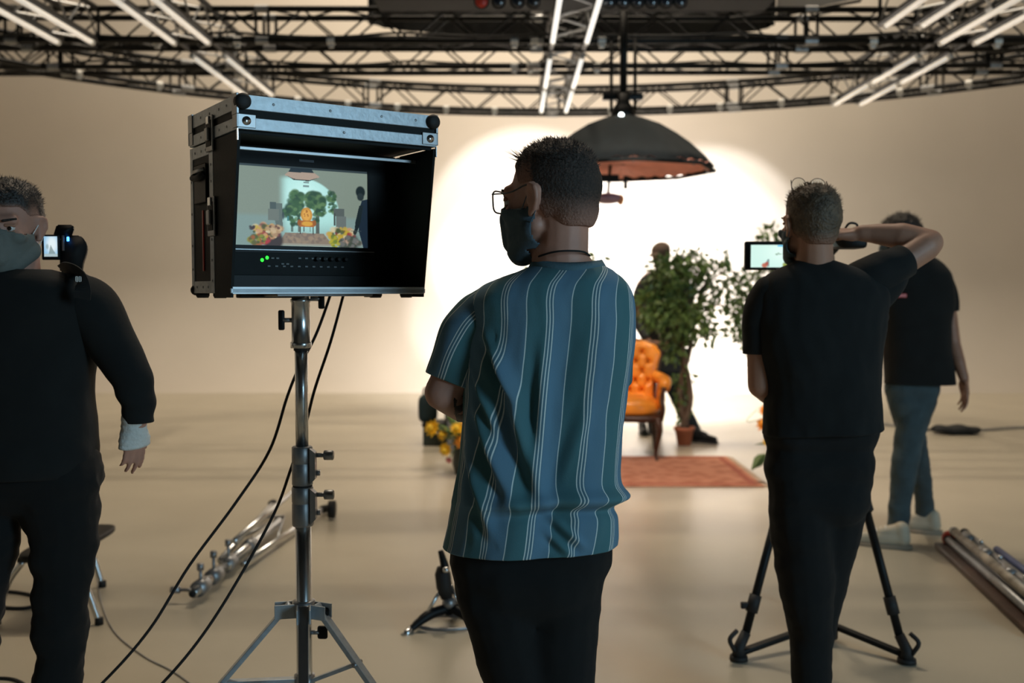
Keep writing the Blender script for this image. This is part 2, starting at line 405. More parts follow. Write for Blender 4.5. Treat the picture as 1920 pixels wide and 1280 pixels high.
# silver clamps dotted along the ring and cross trusses
bm = NB(); tube(bm, [(-.03, 0, 0), (.03, 0, 0)], .034, 12); box(bm, (-.02, -.014, -.055), (.02, .014, -.02), .004)
cm = bpy.data.meshes.new('clamp'); bm.to_mesh(cm); bm.free(); cm.materials.append(M_TUBE)
for i, a in enumerate(np.radians([136, 129, 122, 116, 111, 106, 101, 96, 84, 78, 73, 67, 62, 56, 50, 45])):
    r = RR-.135; p = rp(a, r, TZ)
    o = inst('pipe_clamp', cm, Matrix.Translation(p) @ Matrix.Rotation(a+PI/2, 4, 'Z'))
    tag(o, 'small silver pipe clamp on the lower tube of the curved ring truss', 'clamp', 'clamps on the ring truss')
for x, y in ((-2.2, 8.06), (-1.45, 8.06), (.18, 8.06), (.02, 8.06), (.72, 8.06), (.88, 8.06), (.16, 9.0), (.02, 9.0), (.76, 9.0), (2.9, 8.08), (3.9, 8.08), (-2.85, 8.07)):
    y = y+.035 if y < 8.5 else y+.01
    o = inst('pipe_clamp', cm, Matrix.Translation((x, y, TZ)))
    tag(o, 'small silver pipe clamp on a straight black cross truss', 'clamp', 'clamps on the cross trusses')
# overhead black cloth and lamp bar
t = thing('black_drape', 'black cloth border hung behind the upper part of the cross trusses', 'drape', W(1100, 20, 10.2))
pts = [W(690, 44, 10.2), W(740, 55, 10.2), W(850, 66, 10.2), W(960, 73, 10.2), W(1180, 71, 10.2), W(1400, 60, 10.2), W(1452, 48, 10.2)]
bm = NB(); top = [V((p.x, 10.2, 5.6)) for p in pts]
bot = spline(pts, 6); rings = []
lo = [[p+V((0, .025*math.sin(i*1.9), 0)) for i, p in enumerate(bot)]]
n = len(bot); A = [bm.verts.new(p) for p in lo[0]]; B = [bm.verts.new(V((p.x, p.y, 5.6))) for p in lo[0]]
for i in range(n-1): bm.faces.new((A[i], A[i+1], B[i+1], B[i]))
bmesh.ops.solidify(bm, geom=bm.faces[:], thickness=.01)
add('cloth', bm, M_MATTE, t); add('batten', cyl(NB(), top[0], top[-1], .03, 10), M_TRUSS, t)
t = thing('blinder_light_bar', 'black light bar with a row of round lenses at the top edge of the picture', 'lamp', (.45, 7.0, TZ+.1))
bxl = W(700, 0, 6.95).x; bxr = W(1455, 0, 6.95).x
add('housing', boxb((bxl, 6.95, TZ+.0), (bxr, 7.25, TZ+.5), .01), M_MATTE, t, smooth=False)
for px in (903, 935, 970, 1000, 1142, 1168, 1195, 1222, 1248, 1275):
    p = W(px, 4, 6.95); bm = NB(); tube(bm, [p+V((0, .01, 0)), p+V((0, -.02, 0)), p+V((0, -.03, 0))], [.042, .042, .034], 20)
    l = add('lens', bm, M_RED if px == 903 else M_DARKLENS, t, label='red lens' if px == 903 else None)
    add('bezel', tube(NB(), [p+V((.046*math.cos(k*PI/8), -.012, .046*math.sin(k*PI/8))) for k in range(17)], .006, 6), M_PLAST, l)
t = thing('reflector_board', 'cream rectangular board lying above the trusses near the top right', 'board', (2.75, 8.2, TZ+.42))
add('board', panel(NB(), [W(1457, 27, 8.7), W(1610, -3, 8.7), W(1640, -60, 8.7), W(1457, -60, 8.7)], .02, (0, 1, 0)), M_CYC, t, smooth=False)
add('edge_frame', tube(NB(), [W(1453, -60, 8.7), W(1453, 31, 8.7), W(1612, 2, 8.7), W(1645, -58, 8.7)], .014, 8), M_TRUSS, t)
# cable swags along the trusses
for i, (y, lb) in enumerate(((8.06, 'black cable loosely looped along the third cross truss'), (9.04, 'black cable loosely looped along the second cross truss'))):
    pts = []
    for k in range(33):
        x = -5+k*.34; pts.append((x, y+.02*math.sin(k*1.3), TZ+.055-.03*abs(math.sin(k*PI/4))))
    tag(add('cable', tube(NB(), spline(pts, 3), .011, 6), M_RUB), lb, 'cable')
# hanging pole for the softbox and softbox
SB = W(1168, 319, 8.0); RS = .74
t = thing('octagonal_softbox', 'black octagonal softbox hanging over the stage with a pinkish lining', 'softbox', SB)
prof = [(0.0, 1.0), (.1, .975), (.22, .92), (.42, .79), (.6, .61), (.74, .44), (.9, .19), (1.0, 0)]
hgt = W(1168, 214, 8.0).z-SB.z
bm = NB(); rings = []
for q, (r, z) in enumerate(prof):
    ring = []
    for k in range(64):
        a = 2*PI*(k+.5)/64; seg = ((a % (PI/4))-PI/8); sc = math.cos(PI/8)/math.cos(seg)*(1+.0)
        sag = 1-.05*math.cos(seg*4)*z*r
        rr = max(.012, r)*RS*(sc*.9+.1)*sag
        edge = -.05*(math.cos(seg*4))*r**4*0
        ring.append(SB+V((rr*math.cos(a+PI/8), rr*math.sin(a+PI/8), z*hgt+.035*(1-abs(math.cos(4*(a))))*r**6)))
    rings.append(ring)
inner = [[p*1 for p in r] for r in rings]
for r in inner:
    for i, p in enumerate(r): r[i] = SB+(p-SB)*.985-V((0, 0, .006))
loft(bm, rings+inner[::-1], cap=False)
add('shell', bm, M_SOFT, t)
bm = NB()
for k in range(8):
    a = PI/4*k; tube(bm, [SB+V((RS*r*.92*math.cos(a), RS*r*.92*math.sin(a), z*hgt*.92-.02)) for r, z in prof], .005, 6)
add('rods', bm, M_STEEL, t)
rim = [SB+V((RS*.99*math.cos(PI/4*k), RS*.99*math.sin(PI/4*k), -.004)) for k in range(9)]
add('rim', tube(NB(), rim, .014, 8), M_SOFT, t)
# pleated pink diffusion, sunk a little into the shell
bm = NB(); rings = []
for r in (1, .92, .78, .6, .4, .2, .03):
    rings.append([SB+V((RS*.955*r*math.cos(a), RS*.955*r*math.sin(a), .015+.03*(1-r)+.010*math.cos(a*36)*min(1, r*1.3))) for a in [2*PI*k/180 for k in range(180)]])
loft(bm, rings, cap=False); add('diffuser', bm, M_PINK, t)
top = SB+V((0, 0, hgt))
bm = NB(); lathe(bm, [(.09, -.05), (.10, 0), (.08, .05), (.05, .09), (.05, .16)], top, 24); add('speed_ring', bm, M_TRUSS, t)
add('hanging_pole', cyl(NB(), top+V((0, 0, .1)), V((top.x, top.y, TZ+.33)), .03, 12), M_TRUSS, t)
bm = NB()
for dx in (-.09, .1): cyl(bm, top+V((dx, .05, .02)), V((top.x+dx, top.y+.08, TZ+.05)), .014, 8)
box(bm, top+V((-.16, .02, .12)), top+V((.16, .09, .17)), .005); add('yoke', bm, M_TRUSS, t)
add('pilot_light', sph(NB(), W(1165, 216, 7.84), .02), M_WHITELED, t)
# lamp head under the softbox
lp = W(1140, 372, 8.0)
t = thing('hanging_lamp', 'small plum lamp head with amber rim hanging below the softbox', 'lamp', lp)
add('lamp_body', sph(NB(), lp, (.12, .1, .045)), M_PURP, t)
bm = NB(); sph(bm, lp+V((.10, 0, -.01)), (.028, .06, .045)); add('lamp_rim', bm, M_AMBER, t)
add('stem', cyl(NB(), lp+V((0, 0, .03)), SB+V((-.1, 0, .06)), .012, 8), M_SOFT, t)
bm = NB(); box(bm, W(1100, 336, 8)-V((0, .02, .02)), W(1160, 330, 8)+V((0, .02, .01)), .004); cyl(bm, W(1173, 330, 8.0), W(1173, 354, 8.0), .016, 10)
add('bracket', bm, M_SOFT, t)

# ------------------------------------------------------------------ monitor in its flight case
u_ = V((.426, .290, 0)).normalized(); v_ = V((-.290, .426, 0)).normalized()
CO = V((-.617, 2.26, 1.424)); CW, CDp, CHh = .515, .364, .448
t = thing('monitor_flight_case', 'video monitor in a black flight case with aluminium edges on the chrome stand', 'monitor', CO, math.atan2(u_.y, u_.x))
def CL(x, y, z): return (x, y, z)
YF = .185      # front plane of the case body
body = NB()
box(body, (.002, YF, .004), (.010, CDp-.002, .36)); add('left_side_panel', body, M_BLK, t, True, smooth=False)
add('right_side_panel', boxb((CW-.010, YF, .004), (CW-.002, CDp-.002, .36)), M_BLK, t, True, smooth=False)
add('bottom_panel', boxb((.002, .07, .004), (CW-.002, CDp-.002, .012)), M_BLK, t, True, smooth=False)
add('back_panel', boxb((.010, CDp-.012, .012), (CW-.010, CDp-.003, .36)), M_BLK, t, True, smooth=False)
def alu(lo, hi, nm='edge_rail'): add(nm, boxb(lo, hi, .0015), M_ALU, t, True, smooth=False)
# rails of the body, left and right
for x0, x1 in ((0, .003), (CW-.003, CW)):
    alu((x0, YF-.004, 0), (x1, YF+.026, .366)); alu((x0, CDp-.022, 0), (x1, CDp, .366))
    alu((x0, YF+.026, 0), (x1, CDp-.022, .03)); alu((x0, YF+.026, .336), (x1, CDp-.022, .366))
alu((0, CDp-.003, .0), (CW, CDp, .03)); alu((0, CDp-.003, .336), (CW, CDp, .366))
alu((0, .062, 0), (CW, .067, .012))
add('front_sill', boxb((.004, .062, -.002), (CW-.004, .072, .016), .001), M_STEEL, t, True, smooth=False)
# lid
ld = add('lid', boxb((.003, .003, .372), (CW-.003, CDp-.003, CHh-.002)), M_BLK, t, True, smooth=False)
def lalu(lo, hi): add('lid_rail', boxb(lo, hi, .0015), M_ALU, ld, True, smooth=False)
for z0, z1 in ((.370, .398), (.415, CHh)):
    lalu((0, 0, z0), (CW, .003, z1)); lalu((0, CDp-.003, z0), (CW, CDp, z1))
    lalu((0, .003, z0), (.003, CDp-.003, z1)); lalu((CW-.003, .003, z0), (CW, CDp-.003, z1))
lalu((0, 0, CHh-.002), (CW, .028, CHh)); lalu((0, CDp-.028, CHh-.002), (CW, CDp, CHh))
lalu((0, .028, CHh-.002), (.028, CDp-.028, CHh)); lalu((CW-.028, .028, CHh-.002), (CW, CDp-.028, CHh))
bm = NB()
rv = NB(); lathe(rv, [(.0034, 0), (.003, .0012), (.001, .0018)], n=8); rm = bpy.data.meshes.new('rivet'); rv.to_mesh(rm); rv.free(); rm.materials.append(M_STEEL)
X = xf(t)
def rivet(p, n): inst('rivet', rm, X @ Matrix.Translation(p) @ V(n).to_track_quat('Z', 'Y').to_matrix().to_4x4(), t)
for x in (.014, .085, .225, .36, .455, .502): rivet((x, 0, .432), (0, -1, 0))
for x in (.02, .26, .49): rivet((x, 0, .384), (0, -1, 0))
for y in (.02, .075, .13, .2, .27, .34):
    rivet((0, y, .432), (-1, 0, 0)); rivet((0, y, .384), (-1, 0, 0))
for y in (.2, .235, .27, .32): rivet((0, y, .35), (-1, 0, 0))
for z in (.03, .08, .13, .27, .31): rivet((0, YF+.011, z), (-1, 0, 0))
for z in (.06, .12, .2, .28): rivet((0, CDp-.011, z), (-1, 0, 0))
for y in (.23, .27, .32): rivet((0, y, .015), (-1, 0, 0))
# corner brackets and rubber corner balls
for x in (0, CW):
    sx = 1 if x else -1
    for y in (0, CDp):
        sy = 1 if y else -1
        bm = NB()
        box(bm, (min(x-sx*.042, x+sx*.003), y-.002 if sy > 0 else y-.003, .374), (max(x-sx*.042, x+sx*.003), y+.003 if sy > 0 else y+.002, .404), .001)
        box(bm, (x-.002, min(y-sy*.03, y+sy*.003), .374), (x+.002, max(y-sy*.03, y+sy*.003), .404), .001)
        box(bm, (x-.003 if sx > 0 else x-.003, min(y-sy*.03, y+sy*.003), .404), (x+.003, max(y-sy*.03, y+sy*.003), CHh+.002), .001)
        tag(add('corner_bracket', bm, M_STEEL, ld, True, smooth=False), kind='stuff')
        if sy < 0: add('corner_ball', tube(NB(), [(x-sx*.012, y+.01, CHh-.016), (x-sx*.012, y-.008, CHh-.016), (x-sx*.012, y-.014, CHh-.016)], [.018, .018, .012], 24), M_RUB, ld, True)
        if sy < 0:
            bm = NB(); tube(bm, [(x-sx*.02, y-.003, .389), (x-sx*.02, y-.005, .389)], .010, 20); add('corner_rivet', bm, M_CHROME, ld, True)
        else: add('corner_ball', sph(NB(), (x-sx*.008, y-sy*.008, .008), .014), M_RUB, t, True)
# hood flaps and hood ceiling lip
for x0, x1 in ((.001, .008), (CW-.008, CW-.001)):
    bm = NB(); panel(bm, [(x0, YF, -.010), (x0, .068, -.010), (x0, .004, .355), (x0, .004, .366), (x0, YF, .366)], x1-x0, (1, 0, 0))
    add('hood_flap', bm, M_BLK, t, True, smooth=False)
    add('flap_hinge', boxb((x0-.002 if x0 < .1 else x1-.001, .0, .345), (x0+.001 if x0 < .1 else x1+.002, .006, .372), .0005), M_CHROME, t, True, smooth=False)
add('hood_rail', boxb((.008, .095, .338), (CW-.008, .10, .346), .001), M_STEEL, t, True, smooth=False)
add('hood_rail', boxb((.008, .012, .362), (CW-.008, .02, .372), .001), M_BLK, t, True, smooth=False)
# the monitor itself
SX0, SX1, SZ0, SZ1 = .048, .423, .120, .322
SY = YF+.022
bm = NB(); box(bm, (.010, SY, .012), (SX0, SY+.03, .366)); box(bm, (SX1, SY, .012), (CW-.010, SY+.03, .366)); box(bm, (SX0, SY, SZ1), (SX1, SY+.03, .366)); box(bm, (SX0, SY, .012), (SX1, SY+.03, SZ0))
tag(add('bezel', bm, M_PLAST, t, True, smooth=False), kind='stuff')
add('badge', boxb((.23, SY-.0015, .335), (.27, SY, .341)), mat('grey_badge', (.08, .10, .13), .5), t, True, smooth=False)
add('control_strip', boxb((.055, SY-.004, .045), (.42, SY, .102), .001), M_BLK, t, True, smooth=False)
add('joint_line', boxb((.012, SY-.002, .108), (.44, SY, .110)), M_STEEL, t, True, smooth=False)
for x, z in ((.128, .083), (.141, .089)):
    add('indicator_light', sph(NB(), (x, SY-.004, z), (.0042, .002, .0045), seg=12, rings=8), M_GREENLED, t, True, label='lit green indicator light')
bb = boxb((-.004, -.002, -.002), (.004, .001, .002), .0005); bmm = bpy.data.meshes.new('button'); bb.to_mesh(bmm); bb.free(); bmm.materials.append(mat('grey_button', (.10, .11, .115), .5))
for k in range(4): inst('button', bmm, X @ Matrix.Translation((.155+.013*k, SY-.004, .088-(.014 if k > 1 else 0))), t)
for k in range(11):
    if k > 3: inst('button', bmm, X @ Matrix.Translation((.155+.018*k, SY-.004, .089)), t)
    inst('button', bmm, X @ Matrix.Translation((.145+.020*k, SY-.004, .068)), t)
kn = NB(); tube(kn, [(0, 0, 0), (0, -.010, 0), (0, -.012, 0)], [.0062, .0055, .004], 14); km = bpy.data.meshes.new('knob'); kn.to_mesh(km); kn.free(); km.materials.append(M_PLAST)
for k in range(5): inst('knob', km, X @ Matrix.Translation((.272+.020*k, SY-.004, .088)), t)
# the picture on the screen: painted per point on a fine grid
NX, NY = 300, 164
gu, gv = np.meshgrid((np.arange(NX)+.5)/NX, 1-(np.arange(NY)+.5)/NY)     # v down from the top after flip
gv = 1-gv; gv = gv[::-1]                                                   # row 0 = bottom of screen
vv = 1-(np.arange(NY)+.5)/NY; gu, gv = np.meshgrid((np.arange(NX)+.5)/NX, vv)   # gv: 1 bottom row .. 0 top
rng = np.random.RandomState(3)
def lin(c): return np.array(srgb(*c)[:3])
img = np.zeros((NY, NX, 3))
img[:] = lin((128, 142, 130))
img *= (1+.35*(gu-.2)*0)[..., None]
sm = lambda a, b, x: np.clip((x-a)/(b-a), 0, 1)**2*(3-2*np.clip((x-a)/(b-a), 0, 1))
def put(mask, c, k=1.0):
    m = (np.clip(mask, 0, 1)*k)[..., None]; img[:] = img*(1-m)+lin(c)*m
put(sm(.58, .66, gv), (126, 152, 150), .8)
left = sm(.33, .42, gu); right = 1-sm(.0, .03, ((gu-.50)/.29)**2+np.clip((gv-.62)/.52, -9, 9)**2*(gv < .62)-1+0*gu)
pool = left*np.where(gu > .5, 1-sm(-.02, .12, ((gu-.50)/.27)**2+(np.clip(.55-gv, 0, 1)/.40)**2-1), sm(.10, .18, gv))
put(pool*(1-sm(.60, .95, gv)*.7), (176, 228, 222))
put(np.exp(-(((gu-.53)/.14)**2+((gv-.36)/.24)**2))*pool, (205, 250, 244), .9)
put(sm(.06, .0, np.abs(gv-(.005+.07*np.abs(gu-.1)))), (70, 84, 82), .0)
top_line = gv < .035+.03*np.sin(gu*7)**2*(gu < .4)
put((gv < .03).astype(float), (50, 62, 66))
def ell(cx, cy, rx, ry, soft=.15): return 1-sm(1-soft, 1+soft, np.sqrt(((gu-cx)/rx)**2+((gv-cy)/ry)**2))
def rect(x0, y0, x1, y1): return ((gu > x0) & (gu < x1) & (gv > y0) & (gv < y1)).astype(float)
def poly(P):
    ins = np.zeros(gu.shape, bool); n = len(P)
    for i in range(n):
        (x0, y0), (x1, y1) = P[i], P[(i+1) % n]
        if y0 == y1: continue
        c = ((gv >= min(y0, y1)) & (gv < max(y0, y1))) & (gu < (gv-y0)/(y1-y0)*(x1-x0)+x0); ins ^= c
    return ins.astype(float)
put(poly([(.43, .02), (.58, .02), (.60, .075), (.41, .085)]), (30, 40, 48))
put(poly([(.41, .075), (.60, .065), (.64, .115), (.56, .16), (.45, .155), (.385, .115)]), (172, 152, 136))
put(poly([(.40, .12), (.45, .155), (.56, .16), (.635, .12), (.56, .175), (.45, .17)]), (60, 62, 60))
put(rect(.52, .18, .56, .20)+rect(.515, .225, .56, .25), (92, 106, 110), .8)
def blob(cx, cy, rx, ry, cols, n, r=.02):
    for i in range(n):
        a = rng.rand()*6.283; q = math.sqrt(rng.rand()); c = cols[rng.randint(len(cols))]; k = r*(.5+rng.rand())
        put(ell(cx+rx*q*math.cos(a), cy+ry*q*math.sin(a), k, k*1.5, .4), c, .85)
GR = [(58, 92, 62), (72, 110, 72), (44, 74, 56), (96, 130, 86)]
put(rect(.425, .62, .445, .82), (70, 82, 72), .8); put(rect(.475, .55, .49, .82), (84, 76, 64), .8)
blob(.47, .42, .05, .12, GR, 70); blob(.42, .56, .05, .07, GR, 45); blob(.45, .68, .04, .06, GR, 16, .014); blob(.5, .62, .03, .1, GR, 14, .012)
put(rect(.605, .55, .635, .83), (72, 66, 58), .9); blob(.60, .42, .07, .10, GR, 90); blob(.645, .52, .04, .07, GR, 26, .015); blob(.62, .60, .03, .08, GR, 20, .013)
blob(.725, .36, .03, .07, GR, 26, .014); blob(.73, .50, .03, .07, GR, 14, .012)
put(poly([(.29, .47), (.365, .47), (.37, .82), (.33, .82)]), (96, 110, 106)); put(rect(.28, .455, .325, .54), (74, 88, 88)); put(rect(.265, .54, .345, .68), (108, 118, 112))
put(rect(.40, .62, .415, .68), (70, 130, 130)); put(ell(.372, .62, .008, .05, .3), (60, 70, 80), .8)
put(rect(.74, .50, .82, .60), (86, 96, 94)); put(rect(.755, .60, .835, .76), (104, 114, 112)); put(rect(.74, .56, .755, .72), (70, 78, 76))
put(poly([(.385, .83), (.665, .83), (.735, .985), (.335, .985)]), (138, 124, 108))
blob(.53, .90, .15, .06, [(150, 132, 112), (122, 108, 98)], 60, .012)
put(rect(.325, .965, .72, 1.0), (160, 170, 160), .5)
for x, yb in ((.493, .84), (.52, .81), (.565, .81), (.587, .84)): put(rect(x-.003, .74, x+.003, yb), (50, 34, 24))
put(ell(.54, .60, .042, .095, .1), (196, 140, 52)); put(ell(.54, .60, .030, .07, .2), (222, 166, 76)); blob(.54, .58, .022, .045, [(160, 100, 34)], 10, .005)
put(rect(.49, .67, .595, .75), (172, 104, 44)); put(ell(.545, .71, .040, .03, .2), (214, 160, 60)); put(ell(.487, .70, .013, .04, .2), (150, 90, 42)); put(ell(.597, .70, .013, .04, .2), (150, 90, 42))
FL = [(188, 164, 60), (150, 62, 62), (196, 150, 110), (112, 66, 66), (70, 84, 52), (206, 196, 160)]
put(ell(.30, .93, .07, .12, .2), (62, 52, 52)); put(ell(.235, .91, .05, .075, .2), (168, 58, 64))
blob(.25, .82, .09, .10, FL, 70, .016); blob(.31, .80, .05, .06, [(200, 176, 140), (176, 146, 110), (90, 60, 56)], 30, .016); blob(.19, .93, .06, .06, [(128, 138, 54), (150, 92, 54), (80, 90, 52)], 40, .014)
blob(.16, .78, .02, .02, [(60, 48, 52)], 5, .01)
put(ell(.85, .93, .08, .12, .2), (72, 80, 76)); blob(.80, .84, .10, .10, FL, 80, .016); blob(.86, .93, .08, .07, [(110, 112, 110), (70, 80, 70), (176, 150, 130)], 50, .015); blob(.745, .93, .03, .07, [(172, 166, 52), (110, 128, 54)], 24, .014)
NV = (30, 44, 58)
put(ell(.945, .27, .036, .075, .15), (22, 34, 36)); put(ell(.945, .335, .026, .05, .2), (40, 52, 54)); put(poly([(.955, .38), (1, .36), (1, 1), (.965, 1), (.93, .78), (.935, .5)]), NV)
put(poly([(.935, .45), (.965, .44), (.945, .66), (.915, .80), (.895, .80), (.905, .66)]), (28, 40, 44)); put(ell(.90, .80, .014, .03, .2), (44, 50, 50))
put(rect(.87, .775, .95, .785), (60, 74, 78), .7)
img = img*(.97+.06*rng.rand(NY, NX, 1))
me = bpy.data.meshes.new('screen'); vs = []; fs = []
for j in range(NY):
    for i in range(NX): vs.append((SX0+(SX1-SX0)*i/(NX-1), SY+.004, SZ0+(SZ1-SZ0)*j/(NY-1)))
for j in range(NY-1):
    for i in range(NX-1): a = j*NX+i; fs.append((a, a+1, a+1+NX, a+NX))
me.from_pydata(vs, [], fs)
ca = me.color_attributes.new('picture', 'FLOAT_COLOR', 'POINT')
full = np.concatenate([img, np.ones((NY, NX, 1))], 2).astype(np.float32)   # row 0 must be the bottom: gv there is ~1
ca.data.foreach_set('color', full.reshape(-1))
add('screen', me, attr_mat('screen_picture', 'picture', .95, .35), t, True, label='lit screen showing the stage with chair, plants and rug')
# latches, handle, feet, label strip on the left side
def latch(y, z, h, wd=.026):
    l = add('latch', boxb((-.006, y-wd, z-h/2), (-.001, y+wd, z+h/2), .002), M_STEEL, t, True, smooth=False)
    add('latch_dish', boxb((-.0075, y-wd*.72, z-h*.36), (-.0055, y+wd*.72, z+h*.36), .001), M_BLK, l, True, smooth=False)
    add('latch_key', boxb((-.014, y-.012, z-h*.22), (-.007, y+.012, z+h*.16), .003), M_STEEL, l, True, smooth=False)
    add('latch_hook', boxb((-.010, y-.010, z+h*.26), (-.006, y+.010, z+h*.48), .002), M_CHROME, l, True, smooth=False)
latch(.19, .383, .085); latch(.185, .185, .095)
h = add('side_handle', boxb((-.004, .225, .222), (-.001, .322, .318), .003), M_PLAST, t, True, smooth=False)
bm = NB(); tube(bm, spline([(-.004, .236, .292), (-.011, .242, .286), (-.012, .273, .284), (-.011, .305, .286), (-.004, .311, .292)], 5), .008, 10); add('grip', bm, M_RUB, h, True)
bm = NB(); tube(bm, [(-.005, .236, .302), (-.005, .311, .302)], .006, 8); add('hinge_pin', bm, M_STEEL, h, True)
add('label_strip', boxb((-.0008, .262, .055), (.0025, .268, .205)), M_RED, t, True, smooth=False)
for x, y in ((.02, .34), (.02, .20), (.49, .34), (.49, .12), (.40, .12)):
    add('rubber_foot', lathe(NB(), [(.017, 0), (.017, -.006), (.014, -.012), (.012, -.012)], (x, y, .0), 16), M_RUB, t, True)
add('runner', boxb((.07, .20, -.012), (.24, .235, 0), .003), M_RUB, t, True)
add('mount_plate', boxb((.13, .11, -.008), (.40, .33, 0), .002), M_STEEL, t, True, smooth=False)
tag(bpy.data.objects['monitor_flight_case'], None, None)

# ------------------------------------------------------------------ chrome stand under the monitor
PS = W(565, 700, 2.58); bx, by = PS.x, PS.y
def hz(py): return W(565, py, 2.58).z
t = thing('monitor_stand', 'tall chrome rolling light stand carrying the monitor case', 'stand', (bx, by, 0))
P = lambda py, dx=0, dy=0: V((bx+dx, by+dy, hz(py)))
add('receiver', tube(NB(), [P(543), P(552), P(553), P(560), P(561), P(566), P(567), P(640), P(641), P(652)], [.027, .027, .023, .023, .026, .026, .024, .024, .027, .027], 28), M_CHROME, t)
add('upper_pole', cyl(NB(), P(650), P(840), .0165, 28), M_CHROME, t)
add('black_ring', cyl(NB(), P(652), P(657), .019, 24), M_RUB, t)  # thin black ring just below the receiver
add('upper_collar', tube(NB(), [P(836), P(838), P(866), P(867), P(869), P(870), P(907), P(909)], [.024, .027, .027, .026, .026, .027, .027, .025], 28), M_STEEL, t)
add('lower_collar', tube(NB(), [P(911), P(913), P(940), P(941), P(943), P(944), P(982), P(985)], [.025, .028, .028, .027, .027, .028, .028, .026], 28), M_STEEL, t)
bm = NB(); cyl(bm, P(908), P(912), .0255, 24); add('gasket', bm, M_RUB, t)
for a, b in ((838, 905), (913, 980)):
    c0 = P(a, .024); c1 = P(b, .024)
    add('clamp_block', panel(NB(), [c0+V((0, 0, 0)), V((c0.x+.014, by, c0.z-.012)), V((c1.x+.014, by, c1.z+.015)), c1], .026, (0, -1, 0)), M_STEEL, t, smooth=False)
def tee(py, sgn, big=True, far=.024, m=M_PLAST):
    z = hz(py); bm = NB(); cyl(bm, (bx+sgn*far, by, z), (bx+sgn*(far+.028), by, z), .006, 12)
    k = add('clamp_screw', bm, M_STEEL, t)
    if m is M_PLAST: add('tee_handle', boxb((bx+sgn*(far+.028)-.008, by-.006, z-.026), (bx+sgn*(far+.028)+.008, by+.006, z+.026), .004), m, k)
    else: add('screw_knob', tube(NB(), [(bx+sgn*(far+.018), by, z), (bx+sgn*(far+.020), by, z), (bx+sgn*(far+.042), by, z), (bx+sgn*(far+.044), by, z)], [.010, .013, .013, .010], 16), m, k)
tee(560, 1, far=.026); tee(600, -1, far=.022)
tee(853, 1, far=.038, m=M_STEEL); tee(927, 1, far=.038, m=M_STEEL)
for py in (886, 960): add('bolt', cyl(NB(), (bx+.036, by, hz(py)), (bx+.046, by, hz(py)), .008, 8), M_STEEL, t)
add('lower_pole', cyl(NB(), P(984), V((bx, by, .12)), .0205, 28), M_CHROME, t)
zt = hz(1140); zb = hz(1272); add('top_collar', tube(NB(), [P(1124), P(1126), P(1150), P(1152)], [.024, .030, .030, .024], 24), M_STEEL, t)
add('bottom_collar', cyl(NB(), P(1264), P(1290), .027, 24), M_STEEL, t)
for ang in (192, -22, 281):
    a = math.radians(ang); dr = V((math.cos(a), math.sin(a), 0)); sd = V((-dr.y, dr.x, 0))
    hub = V((bx, by, zt))+dr*.05; L0 = hub; dz = -.615
    reach = .50
    foot = V((bx, by, .03))+dr*(.05+reach)
    M = Matrix((((foot-L0).normalized()).to_tuple(), sd.to_tuple(), ((foot-L0).normalized().cross(sd)).to_tuple())).transposed().to_4x4()
    M = Matrix.Translation(L0) @ M
    l = add('leg', boxb((-.02, -.013, -.0065), ((foot-L0).length, .013, .0065), .002, M), M_ALU if ang != 281 else M_CHROME, t, smooth=False)
    bm = NB(); box(bm, (-.02, -.018, -.002), (.06, -.014, .035), .001, Matrix.Translation(V((bx, by, zt))) @ Matrix.Rotation(a, 4, 'Z') @ Matrix.Translation((.015, 0, -.018)))
    box(bm, (-.02, .014, -.002), (.06, .018, .035), .001, Matrix.Translation(V((bx, by, zt))) @ Matrix.Rotation(a, 4, 'Z') @ Matrix.Translation((.015, 0, -.018)))
    tag(add('bracket', bm, M_ALU, t, smooth=False), kind='stuff')
    mid = L0.lerp(foot, .22 if ang == -22 else .32); low = V((bx, by, zb))+dr*.025
    dd = (mid-low); M = Matrix((dd.normalized().to_tuple(), sd.to_tuple(), dd.normalized().cross(sd).to_tuple())).transposed().to_4x4()
    add('strut', boxb((0, -.011, -.005), (dd.length, .011, .005), .001, Matrix.Translation(low) @ M), M_ALU, t, smooth=False)
    add('bolt', cyl(NB(), mid-sd*.018, mid+sd*.018, .006, 10), M_STEEL, t)
    f = add('caster', tube(NB(), [foot-sd*.014, foot+sd*.014], .03, 20), M_RUB, t)
z = hz(1146); k = add('clamp_screw', cyl(NB(), (bx+.028, by-.01, z), (bx+.055, by-.01, z), .007, 12), M_STEEL, t)
add('screw_knob', tube(NB(), [(bx+.045, by-.01, z), (bx+.047, by-.01, z), (bx+.066, by-.01, z), (bx+.068, by-.01, z)], [.010, .014, .014, .011], 16), M_PLAST, k)
z = hz(1185); k = add('clamp_screw', cyl(NB(), (bx+.02, by-.0, z), (bx+.04, by, z), .006, 12), M_STEEL, t)
add('tee_handle', boxb((bx+.035, by-.006, z-.018), (bx+.062, by+.006, z+.018), .006), M_PLAST, k)
